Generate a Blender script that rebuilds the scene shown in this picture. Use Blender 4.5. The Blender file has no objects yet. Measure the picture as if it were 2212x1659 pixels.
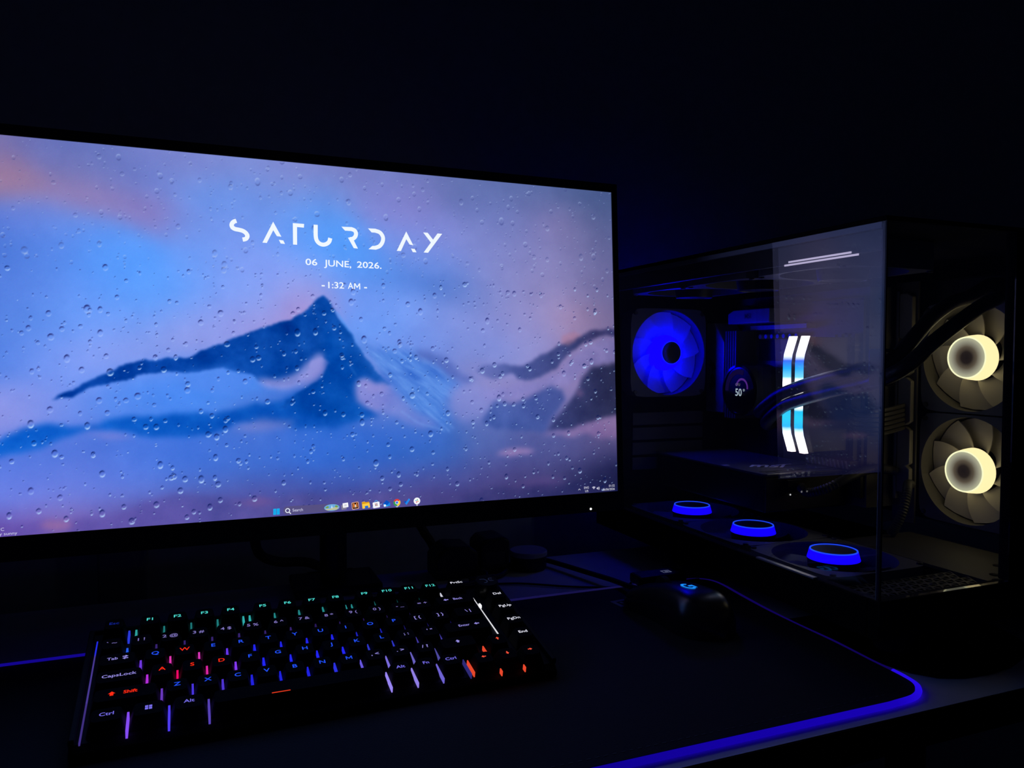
import bpy, bmesh, math, random
import numpy as np
from mathutils import Vector, Matrix

random.seed(7)
rng = np.random.default_rng(11)
scene = bpy.context.scene
C = scene.collection
PI = math.pi

# ------------------------------------------------------------------ camera, world, exposure
cd = bpy.data.cameras.new('camera')
cd.sensor_width = 36.0
cd.lens = 1660.0 / 2212.0 * 36.0
cd.clip_start = 0.01
cam = bpy.data.objects.new('camera', cd)
C.objects.link(cam)
yaw, pit, rol = 0.3825, -0.0368, 0.0021
fw = Vector((math.sin(yaw) * math.cos(pit), math.cos(yaw) * math.cos(pit), math.sin(pit)))
rt = Vector((math.cos(yaw), -math.sin(yaw), 0))
up = rt.cross(fw)
r2 = rt * math.cos(rol) + up * math.sin(rol)
u2 = up * math.cos(rol) - rt * math.sin(rol)
m = Matrix((r2, u2, -fw)).transposed().to_4x4()
m.translation = (0, 0, 0.25)
cam.matrix_world = m
scene.camera = cam

w = bpy.data.worlds.new('night')
scene.world = w
w.use_nodes = True
w.node_tree.nodes['Background'].inputs[0].default_value = (0.35, 0.45, 1.0, 1)
w.node_tree.nodes['Background'].inputs[1].default_value = 0.0006
vs = scene.view_settings
vs.view_transform = 'Standard'
vs.look = 'None'
vs.exposure = 0.0
vs.gamma = 1.0
vs.use_curve_mapping = False
scene.cycles.use_denoising = True
scene.cycles.max_bounces = 10
scene.cycles.transparent_max_bounces = 24
scene.cycles.sample_clamp_indirect = 4.0


# ------------------------------------------------------------------ materials
def lin(c):
    c = c / 255.0
    return c / 12.92 if c <= 0.04045 else ((c + 0.055) / 1.055) ** 2.4


def L3(r, g, b):
    return (lin(r), lin(g), lin(b), 1.0)


MATS = {}


def mat(name, col, rough=0.5, metal=0.0, spec=0.5, noise=0.0, scale=40.0, bump=0.0):
    """Surface of one colour with procedural mottling and fine relief."""
    if name in MATS:
        return MATS[name]
    mt = bpy.data.materials.new(name)
    mt.use_nodes = True
    nt = mt.node_tree
    b = nt.nodes['Principled BSDF']
    b.inputs['Roughness'].default_value = rough
    b.inputs['Metallic'].default_value = metal
    b.inputs['Specular IOR Level'].default_value = spec
    b.inputs['Base Color'].default_value = (*col, 1)
    if noise or bump:
        tc = nt.nodes.new('ShaderNodeTexCoord')
        nz = nt.nodes.new('ShaderNodeTexNoise')
        nz.inputs['Scale'].default_value = scale
        nz.inputs['Detail'].default_value = 5
        nt.links.new(tc.outputs['Object'], nz.inputs['Vector'])
        if noise:
            rp = nt.nodes.new('ShaderNodeValToRGB')
            rp.color_ramp.elements[0].position = 0.3
            rp.color_ramp.elements[1].position = 0.7
            rp.color_ramp.elements[0].color = (*[c * (1 - noise) for c in col], 1)
            rp.color_ramp.elements[1].color = (*[c * (1 + noise) for c in col], 1)
            nt.links.new(nz.outputs['Fac'], rp.inputs['Fac'])
            nt.links.new(rp.outputs['Color'], b.inputs['Base Color'])
        if bump:
            bp = nt.nodes.new('ShaderNodeBump')
            bp.inputs['Strength'].default_value = bump
            bp.inputs['Distance'].default_value = 0.002
            nt.links.new(nz.outputs['Fac'], bp.inputs['Height'])
            nt.links.new(bp.outputs['Normal'], b.inputs['Normal'])
    MATS[name] = mt
    return mt


def emat(name, rgb, strength=1.0):
    """Something that gives off light (a lit legend, LED, display)."""
    if name in MATS:
        return MATS[name]
    mt = bpy.data.materials.new(name)
    mt.use_nodes = True
    nt = mt.node_tree
    nt.nodes.remove(nt.nodes['Principled BSDF'])
    e = nt.nodes.new('ShaderNodeEmission')
    e.inputs[0].default_value = L3(*rgb)
    e.inputs[1].default_value = strength
    nt.links.new(e.outputs[0], nt.nodes['Material Output'].inputs[0])
    MATS[name] = mt
    return mt


def gmat(name, c0, c1, x0, x1, axis='X', ramp=None, radial=False):
    """Light guide or display whose brightness changes along its own length (or outward from its axle)."""
    mt = bpy.data.materials.new(name)
    mt.use_nodes = True
    nt = mt.node_tree
    nt.nodes.remove(nt.nodes['Principled BSDF'])
    tc = nt.nodes.new('ShaderNodeTexCoord')
    mr = nt.nodes.new('ShaderNodeMapRange')
    mr.inputs['From Min'].default_value = x0
    mr.inputs['From Max'].default_value = x1
    if radial:
        ml = nt.nodes.new('ShaderNodeVectorMath')
        ml.operation = 'MULTIPLY'
        ml.inputs[1].default_value = (1, 1, 0)
        ln = nt.nodes.new('ShaderNodeVectorMath')
        ln.operation = 'LENGTH'
        nt.links.new(tc.outputs['Object'], ml.inputs[0])
        nt.links.new(ml.outputs[0], ln.inputs[0])
        nt.links.new(ln.outputs['Value'], mr.inputs['Value'])
    else:
        sp = nt.nodes.new('ShaderNodeSeparateXYZ')
        nt.links.new(tc.outputs['Object'], sp.inputs[0])
        nt.links.new(sp.outputs[axis], mr.inputs['Value'])
    rp = nt.nodes.new('ShaderNodeValToRGB')
    st = ramp or [(0.0, c0), (1.0, c1)]
    er = rp.color_ramp.elements
    er[0].position, er[0].color = st[0][0], st[0][1]
    er[1].position, er[1].color = st[-1][0], st[-1][1]
    for p, c in st[1:-1]:
        e = er.new(p)
        e.color = c
    em = nt.nodes.new('ShaderNodeEmission')
    nt.links.new(mr.outputs[0], rp.inputs['Fac'])
    nt.links.new(rp.outputs['Color'], em.inputs[0])
    nt.links.new(em.outputs[0], nt.nodes['Material Output'].inputs[0])
    return mt


def glass_mat(name, tint, ior=1.5):
    if name in MATS:
        return MATS[name]
    mt = bpy.data.materials.new(name)
    mt.use_nodes = True
    nt = mt.node_tree
    nt.nodes.remove(nt.nodes['Principled BSDF'])
    fr = nt.nodes.new('ShaderNodeFresnel')
    ge = nt.nodes.new('ShaderNodeNewGeometry')      # same reflectance on both faces of the sheet
    io = nt.nodes.new('ShaderNodeMapRange')
    io.inputs['To Min'].default_value = ior
    io.inputs['To Max'].default_value = 1.0 / ior
    nt.links.new(ge.outputs['Backfacing'], io.inputs['Value'])
    nt.links.new(io.outputs[0], fr.inputs['IOR'])
    tr = nt.nodes.new('ShaderNodeBsdfTransparent')
    tr.inputs[0].default_value = (*tint, 1)
    gl = nt.nodes.new('ShaderNodeBsdfGlossy')
    gl.inputs['Roughness'].default_value = 0.0
    mx = nt.nodes.new('ShaderNodeMixShader')
    nt.links.new(fr.outputs[0], mx.inputs[0])
    nt.links.new(tr.outputs[0], mx.inputs[1])
    nt.links.new(gl.outputs[0], mx.inputs[2])
    nt.links.new(mx.outputs[0], nt.nodes['Material Output'].inputs[0])
    MATS[name] = mt
    return mt


def blade_mat(name, col, trans):
    """Milky translucent fan plastic."""
    if name in MATS:
        return MATS[name]
    mt = bpy.data.materials.new(name)
    mt.use_nodes = True
    nt = mt.node_tree
    b = nt.nodes['Principled BSDF']
    b.inputs['Base Color'].default_value = (*col, 1)
    b.inputs['Roughness'].default_value = 0.35
    t = nt.nodes.new('ShaderNodeBsdfTranslucent')
    t.inputs[0].default_value = (*col, 1)
    mx = nt.nodes.new('ShaderNodeMixShader')
    mx.inputs[0].default_value = trans
    nt.links.new(b.outputs[0], mx.inputs[1])
    nt.links.new(t.outputs[0], mx.inputs[2])
    nt.links.new(mx.outputs[0], nt.nodes['Material Output'].inputs[0])
    MATS[name] = mt
    return mt


# ------------------------------------------------------------------ mesh building
class MB:
    """Collects shapes; build() links them as ONE mesh object."""

    def __init__(self):
        self.v, self.f, self.m = [], [], []

    def add(self, vs_, fs, mi=0):
        n = len(self.v)
        self.v += [tuple(p) for p in vs_]
        self.f += [tuple(i + n for i in f) for f in fs]
        self.m += [mi] * len(fs)
        return self

    def box(self, x0, x1, y0, y1, z0, z1, mi=0):
        p = [(x0, y0, z0), (x1, y0, z0), (x1, y1, z0), (x0, y1, z0), (x0, y0, z1), (x1, y0, z1), (x1, y1, z1), (x0, y1, z1)]
        return self.add(p, [(3, 2, 1, 0), (4, 5, 6, 7), (0, 1, 5, 4), (1, 2, 6, 5), (2, 3, 7, 6), (3, 0, 4, 7)], mi)

    def prism(self, poly, h0, h1, axis='z', mi=0):
        """Outline extruded along an axis."""
        def P(a, b, h):
            return {'z': (a, b, h), 'y': (a, h, b), 'x': (h, a, b)}[axis]
        n = len(poly)
        vs_ = [P(a, b, h0) for a, b in poly] + [P(a, b, h1) for a, b in poly]
        fs = [tuple(reversed(range(n))), tuple(range(n, 2 * n))]
        fs += [(i, (i + 1) % n, n + (i + 1) % n, n + i) for i in range(n)]
        return self.add(vs_, fs, mi)

    def lathe(self, prof, seg=32, mi=0, cx=0, cy=0, axis='z', caps=True):
        n = len(prof)
        vs_ = []
        for r, z in prof:
            for k in range(seg):
                a = 2 * PI * k / seg
                p = (cx + r * math.cos(a), cy + r * math.sin(a), z)
                vs_.append(p)
        fs = []
        for i in range(n - 1):
            for k in range(seg):
                k2 = (k + 1) % seg
                fs.append((i * seg + k, i * seg + k2, (i + 1) * seg + k2, (i + 1) * seg + k))
        if caps:
            fs.append(tuple(reversed(range(seg))))
            fs.append(tuple((n - 1) * seg + k for k in range(seg)))
        return self.add(vs_, fs, mi)

    def tube(self, pts, r, seg=10, mi=0, smooth=6, closed=False):
        P = [Vector(p) for p in pts]
        if smooth:
            P = catmull(P, smooth, closed)
        rr = r if callable(r) else (lambda t: r)
        n = len(P)
        vs_ = []
        up_ = Vector((0, 0, 1))
        for i in range(n):
            if closed:
                d = P[(i + 1) % n] - P[i - 1]
            else:
                d = P[min(i + 1, n - 1)] - P[max(i - 1, 0)]
            d.normalize()
            a = d.cross(up_)
            if a.length < 1e-3:
                a = d.cross(Vector((1, 0, 0)))
            a.normalize()
            b = a.cross(d)
            for k in range(seg):
                t = 2 * PI * k / seg
                q = P[i] + (a * math.cos(t) + b * math.sin(t)) * rr(i / max(n - 1, 1))
                vs_.append(q)
        fs = []
        for i in range(n if closed else n - 1):
            j = (i + 1) % n
            for k in range(seg):
                k2 = (k + 1) % seg
                fs.append((i * seg + k, i * seg + k2, j * seg + k2, j * seg + k))
        if not closed:
            fs.append(tuple(reversed(range(seg))))
            fs.append(tuple((n - 1) * seg + k for k in range(seg)))
        return self.add(vs_, fs, mi)

    def mesh(self, name, mats, smooth=False, bevel=0.0, seg=2):
        me = bpy.data.meshes.new(name)
        me.from_pydata(self.v, [], self.f)
        mats = mats if isinstance(mats, (list, tuple)) else [mats]
        for x in mats:
            me.materials.append(x)
        if len(mats) > 1:
            me.polygons.foreach_set('material_index', self.m)
        bm = bmesh.new()
        bm.from_mesh(me)
        bmesh.ops.recalc_face_normals(bm, faces=bm.faces)
        if bevel:
            es = [e for e in bm.edges if len(e.link_faces) == 2 and e.calc_face_angle(0) > 0.6]
            bmesh.ops.bevel(bm, geom=es, offset=bevel, segments=seg, affect='EDGES', profile=0.5, clamp_overlap=True)
        bm.to_mesh(me)
        bm.free()
        if smooth:
            for p in me.polygons:
                p.use_smooth = True
            try:
                me.set_sharp_from_angle(angle=math.radians(38))
            except Exception:
                pass
        me.update()
        return me

    def build(self, name, mats, parent=None, smooth=False, bevel=0.0, seg=2):
        return obj(name, self.mesh(name, mats, smooth, bevel, seg), parent)


def catmull(P, k, closed=False):
    out = []
    n = len(P)
    rngi = range(n if closed else n - 1)
    for i in rngi:
        p0 = P[i - 1] if (closed or i > 0) else P[i] * 2 - P[i + 1]
        p1, p2 = P[i], P[(i + 1) % n]
        p3 = P[(i + 2) % n] if (closed or i + 2 < n) else P[-1] * 2 - P[-2]
        for j in range(k):
            t = j / k
            out.append(0.5 * ((2 * p1) + (p2 - p0) * t + (2 * p0 - 5 * p1 + 4 * p2 - p3) * t * t + (3 * p1 - p0 - 3 * p2 + p3) * t ** 3))
    if not closed:
        out.append(P[-1])
    return out


def obj(name, me, parent=None):
    o = bpy.data.objects.new(name, me)
    C.objects.link(o)
    if parent is not None:
        o.parent = parent
    return o


def empty(name, loc=(0, 0, 0), rot=(0, 0, 0)):
    o = bpy.data.objects.new(name, None)
    C.objects.link(o)
    o.location = loc
    o.rotation_euler = rot
    o.empty_display_size = 0.02
    return o


def tag(o, label, cat, group=None, kind=None):
    if label:
        o['label'] = label
    if cat:
        o['category'] = cat
    if group:
        o['group'] = group
    if kind:
        o['kind'] = kind
    return o


def rrect(x0, x1, y0, y1, r, k=6):
    """Rounded rectangle outline, counter-clockwise."""
    out = []
    for cx, cy, a0 in ((x1 - r, y0 + r, -PI / 2), (x1 - r, y1 - r, 0), (x0 + r, y1 - r, PI / 2), (x0 + r, y0 + r, PI)):
        for i in range(k + 1):
            a = a0 + PI / 2 * i / k
            out.append((cx + r * math.cos(a), cy + r * math.sin(a)))
    return out


TXT = {}


def text_mesh(s, bold=0.0):
    """Lettering as a mesh in its own plane: cap height about 1, returned with its width."""
    key = (s, bold)
    if key in TXT:
        return TXT[key]
    if s == 'M':          # drawn stroke by stroke
        q, v, f = 0.09 + bold, [], []
        for (ax, ay), (bx, by) in (((0.06, 0), (0.06, 0.7)), ((0.06, 0.68), (0.36, 0.16)), ((0.36, 0.16), (0.66, 0.68)), ((0.66, 0.7), (0.66, 0))):
            d = Vector((bx - ax, by - ay, 0)).normalized()
            n = Vector((-d.y, d.x, 0)) * q / 2
            k = len(v)
            v += [(ax + n.x, ay + n.y, 0), (ax - n.x, ay - n.y, 0), (bx - n.x, by - n.y, 0), (bx + n.x, by + n.y, 0)]
            f.append((k, k + 1, k + 2, k + 3))
        TXT[key] = (v, f)
        return TXT[key]
    cu = bpy.data.curves.new('lettering', 'FONT')
    cu.body = s
    cu.size = 1.0
    cu.offset = bold
    cu.resolution_u = 3
    o = bpy.data.objects.new('lettering', cu)
    C.objects.link(o)
    dg = bpy.context.evaluated_depsgraph_get()
    dg.update()
    me = bpy.data.meshes.new_from_object(o.evaluated_get(dg))
    v = [tuple(p.co) for p in me.vertices]
    f = [tuple(p.vertices) for p in me.polygons]
    bpy.data.objects.remove(o)
    bpy.data.curves.remove(cu)
    bpy.data.meshes.remove(me)
    TXT[key] = (v, f)
    return TXT[key]


def text_into(mb, s, place, w=None, h=None, bold=0.0, mi=0, center=False):
    """Adds lettering to mb; place(a, b) maps lettering-plane coordinates to a point. Fits to width w and/or height h."""
    v, f = text_mesh(s, bold)
    xs = [p[0] for p in v]
    ys = [p[1] for p in v]
    x0, x1 = min(xs), max(xs)
    cap0 = text_mesh('H', bold)[0]
    y0, y1 = min(p[1] for p in cap0), max(p[1] for p in cap0)
    sy = (h / (y1 - y0)) if h else w / (x1 - x0)
    sx = (w / (x1 - x0)) if w else sy
    off = (x0 + x1) / 2 if center else x0
    offy = (y0 + y1) / 2 if center else y0
    mb.add([place((p[0] - off) * sx, (p[1] - offy) * sy) for p in v], f, mi)
    return (x1 - x0) * sx


# ------------------------------------------------------------------ the room
def structure(o):
    o['kind'] = 'structure'
    return o


M_wall = mat('painted_plaster', (0.72, 0.72, 0.74), 0.9, noise=0.05, scale=60, bump=0.25)
M_floor = mat('dark_floor', (0.05, 0.045, 0.04), 0.5, noise=0.2, scale=8)
structure(MB().box(-1.8, 1.7, 1.02, 1.06, -0.76, 1.75).build('wall_back', M_wall))
structure(MB().box(-1.84, -1.8, -1.6, 1.06, -0.76, 1.75).build('wall_left', M_wall))
structure(MB().box(1.7, 1.74, -1.6, 1.06, -0.76, 1.75).build('wall_right', M_wall))
structure(MB().box(-1.84, 1.74, -1.64, -1.6, -0.76, 1.75).build('wall_front', M_wall))
structure(MB().box(-1.84, 1.74, -1.64, 1.06, -0.80, -0.76).build('floor', M_floor))
structure(MB().box(-1.84, 1.74, -1.64, 1.06, 1.75, 1.79).build('ceiling', M_wall))
structure(MB().box(-0.117, -0.064, 1.0, 1.02, -0.76, 0.42).build('trim_1', mat('pvc_trunking', (0.35, 0.33, 0.42), 0.4), bevel=0.003))

# ------------------------------------------------------------------ desk
M_desk = mat('pale_laminate', (0.80, 0.78, 0.75), 0.5, noise=0.06, scale=25, bump=0.05)
M_blk = mat('black_plastic', (0.012, 0.012, 0.014), 0.45)
M_blk_gloss = mat('gloss_black_plastic', (0.010, 0.010, 0.012), 0.18)
M_blk_rough = mat('matte_black_plastic', (0.014, 0.014, 0.015), 0.75, noise=0.2, scale=300, bump=0.1)
M_steel = mat('black_steel', (0.02, 0.02, 0.022), 0.38, 0.6)
M_rubber = mat('black_rubber', (0.010, 0.010, 0.010), 0.8)
M_cable = mat('cable_sleeve', (0.012, 0.012, 0.013), 0.55, noise=0.3, scale=900, bump=0.3)
desk = tag(empty('desk', (0.3, 0.62, -0.76)), 'narrow desk with pale laminate top carrying keyboard and computer', 'desk')
Dk = (0.3, 0.62, -0.76)


def rel(o, mb):
    mb.v = [(x - o[0], y - o[1], z - o[2]) for x, y, z in mb.v]
    return mb


rel(Dk, MB().box(-0.62, 1.02, 0.3864, 0.862, -0.025, 0)).build('tabletop', M_desk, desk)
rel(Dk, MB().box(-0.62, 1.02, 0.3850, 0.3863, -0.025, -0.0004)).build('edge_band', mat('dark_edging', (0.006, 0.006, 0.006), 0.8, spec=0.1), desk)
for lx in (-0.58, 0.94):
    for ly in (0.41, 0.80):
        rel(Dk, MB().box(lx, lx + 0.04, ly, ly + 0.04, -0.76, -0.025)).build('leg', M_steel, desk, bevel=0.003)
rel(Dk, MB().box(-0.54, 0.94, 0.81, 0.83, -0.11, -0.05)).build('crossbar', M_steel, desk)

# ------------------------------------------------------------------ lit mouse pad
M_pad = mat('pad_cloth', (0.010, 0.010, 0.012), 0.85, noise=0.35, scale=700, bump=0.3)
pad = tag(empty('mouse_pad', (0.11, 0.553, 0)), 'wide black cloth mouse pad with blue glowing edge', 'mouse pad')
Pp = (0.11, 0.553, 0)
out = [(-0.255, 0.4085), (-0.27, 0.4015)]
right = [(0.30, 0.4005), (0.455, 0.3995), (0.478, 0.4035), (0.492, 0.414), (0.4965, 0.430), (0.4985, 0.46), (0.502, 0.505), (0.503, 0.55),
         (0.505, 0.594), (0.510, 0.64), (0.5145, 0.672), (0.514, 0.690), (0.506, 0.7015), (0.49, 0.7055)]
left = [(0.30, 0.7065), (0.0, 0.7045), (-0.245, 0.703), (-0.268, 0.697), (-0.278, 0.680), (-0.28, 0.55), (-0.28, 0.425), (-0.272, 0.408), (-0.255, 0.4005), (0.0, 0.4005)]
outl = [(p.x, p.y) for p in catmull([Vector((x, y, 0)) for x, y in right + left], 4, True)]
rel(Pp, MB().prism(outl, 0.0004, 0.0042)).build('cloth_top', M_pad, pad)
# stitched seam dashes just inside the lit edge
st = MB()
for i in range(60):
    x = 0.10 + i * 0.006
    st.box(x, x + 0.0028, 0.4085, 0.4092, 0.0042, 0.00445)
rel(Pp, st).build('stitching', mat('grey_thread', (0.10, 0.10, 0.10), 0.8), pad)['kind'] = 'stuff'
E_edge = {'front': gmat('edge_blue_front', (0.0045, 0.0003, 0.24, 1), (0.009, 0.0006, 0.46, 1), 0.05, 0.345), 'corner': gmat('edge_blue_corner', (0.009, 0.0006, 0.46, 1), (0.018, 0.003, 0.75, 1), 0.345, 0.385),
          'side': emat('edge_blue_side', (60, 20, 230), 0.10), 'back': emat('edge_violet_back', (80, 70, 210), 0.10),
          'backl': emat('edge_blue_back', (40, 16, 240), 0.30)}
nO = len(outl)


def edge(sel, key, r=0.0032, z=0.0027):
    pts = [p for p in outl if sel(p)]
    return pts


fr_pts = [(0.0 + i * 0.05, 0.3979, 0.0026) for i in range(-5, 10)]
rel(Pp, MB().tube(fr_pts, 0.0024, 10, smooth=0)).build('light_tube', E_edge['front'], pad, smooth=True)
rel(Pp, MB().tube([(0.45, 0.3979, 0.0026), (0.478, 0.4012, 0.0026), (0.4938, 0.4122, 0.0028), (0.4986, 0.428, 0.0028), (0.5, 0.440, 0.0026)], 0.0024, 10)).build('light_tube', E_edge['corner'], pad, smooth=True)
rel(Pp, MB().tube([(0.5, 0.440, 0.0032), (0.501, 0.46, 0.0024), (0.5045, 0.505, 0.0026), (0.5055, 0.55, 0.0024), (0.5075, 0.594, 0.0028), (0.5125, 0.64, 0.0030), (0.517, 0.672, 0.0028), (0.5165, 0.692, 0.0026), (0.507, 0.704, 0.0024), (0.49, 0.708, 0.0024)], 0.0019, 8)).build('light_tube', E_edge['side'], pad, smooth=True)
rel(Pp, MB().tube([(0.49, 0.708, 0.003), (0.30, 0.7089, 0.0032), (0.20, 0.7085, 0.003)], 0.0024, 8)).build('light_tube', E_edge['back'], pad, smooth=True)
rel(Pp, MB().tube([(0.20, 0.7085, 0.003), (0.0, 0.7069, 0.003), (-0.245, 0.7052, 0.003), (-0.27, 0.6985, 0.003), (-0.2805, 0.680, 0.003), (-0.2825, 0.55, 0.003), (-0.2825, 0.425, 0.003), (-0.272, 0.4055, 0.003), (-0.25, 0.3975, 0.003)], 0.0028, 8)).build('light_tube', E_edge['backl'], pad, smooth=True)
# printed square emblem
lg = MB()
cx, cy = 0.3845, 0.6605
R_ = lambda a, b: (cx + a * 0.96 - b * 0.12, cy + a * 0.12 + b * 0.96)


def padpoly(poly, z0=0.0042, z1=0.00445):
    lg.prism([R_(a, b) for a, b in poly], z0, z1)


padpoly([(-0.0085, -0.009), (-0.0045, -0.009), (-0.0045, 0.0055), (0.006, 0.0055), (0.006, 0.0095), (-0.0085, 0.0095)])
padpoly([(0.006, 0.0095), (0.006, -0.004), (0.0095, -0.002), (0.0095, 0.007), (0.0085, 0.009)])
padpoly([(-0.0015, -0.004), (0.0062, -0.004), (0.0062, -0.0005), (-0.0015, -0.0005)])
padpoly([(-0.0015, -0.009), (0.0015, -0.009), (0.0015, 0.003), (-0.0015, 0.003)])
padpoly([(0.0145, 0.001), (0.0165, 0.001), (0.0165, 0.004), (0.0145, 0.004)])
padpoly([(0.0178, 0.001), (0.0195, 0.001), (0.0195, 0.0025), (0.0178, 0.0025)])
rel(Pp, lg).build('printed_emblem', mat('grey_print', (0.34, 0.33, 0.36), 0.7), pad)
# control box on the back edge
cb = rel(Pp, MB().box(0.427, 0.487, 0.697, 0.720, 0.0043, 0.0155)).build('control_box', M_blk, pad, bevel=0.003)
g = MB()
for dx, dy, sx, sy in ((-0.005, 0, 0.0012, 0.008), (0.004, 0, 0.0012, 0.008), (0, 0.0035, 0.008, 0.0012), (0, -0.0035, 0.008, 0.0012), (0, 0, 0.004, 0.003)):
    g.box(0.466 + dx - sx / 2, 0.466 + dx + sx / 2, 0.7065 + dy - sy / 2, 0.7065 + dy + sy / 2, 0.01552, 0.0157)
rel(Pp, g).build('control_mark', emat('pale_blue_mark', (70, 75, 105), 1.0), cb)

# ------------------------------------------------------------------ dark mat under the front of the case
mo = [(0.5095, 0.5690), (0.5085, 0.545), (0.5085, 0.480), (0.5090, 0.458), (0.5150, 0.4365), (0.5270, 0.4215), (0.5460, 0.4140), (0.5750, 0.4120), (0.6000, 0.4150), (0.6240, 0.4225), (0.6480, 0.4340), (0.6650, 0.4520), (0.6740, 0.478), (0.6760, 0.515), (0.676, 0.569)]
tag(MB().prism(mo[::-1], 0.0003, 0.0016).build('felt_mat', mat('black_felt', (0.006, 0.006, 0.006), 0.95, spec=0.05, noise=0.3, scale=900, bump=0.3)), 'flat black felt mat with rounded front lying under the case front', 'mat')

# ------------------------------------------------------------------ monitor
SW, SH = 0.54238, 0.30509
mon = tag(empty('monitor', (0.1189, 0.6877, 0.2650), (-0.0585, 0, 0.0083)), 'wide flat monitor showing a blue mountain wallpaper', 'monitor')
bz = MB()
x0, x1, z0, z1 = -SW / 2 - 0.0062, SW / 2 + 0.0062, -0.1716, SH / 2 + 0.0085
bz.box(x0, x1, 0.001, 0.022, z0, z1)
bz.box(x0, -SW / 2, -0.0012, 0.0012, z0, z1)
bz.box(SW / 2, x1, -0.0012, 0.0012, z0, z1)
bz.box(-SW / 2, SW / 2, -0.0012, 0.0012, SH / 2, z1)
bz.box(-SW / 2, SW / 2, -0.0012, 0.0012, z0, -SH / 2)
bz.build('bezel', mat('bezel_black', (0.012, 0.012, 0.014), 0.5), mon)
MB().prism([(-0.23, -0.145), (0.23, -0.145), (0.25, -0.09), (0.25, 0.10), (0.22, 0.13), (-0.22, 0.13), (-0.25, 0.10), (-0.25, -0.09)], 0.022, 0.048, 'y').build('rear_cover', M_blk_rough, mon, bevel=0.006)
MB().lathe([(0.0, -0.0004), (0.0011, -0.0004), (0.0011, 0.0003)], 12).build('power_light', emat('white_led', (255, 255, 255), 1.5), mon).matrix_local = Matrix.Translation((0.2392, -0.0013, -0.1683)) @ Matrix.Rotation(PI / 2, 4, 'X')

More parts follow.
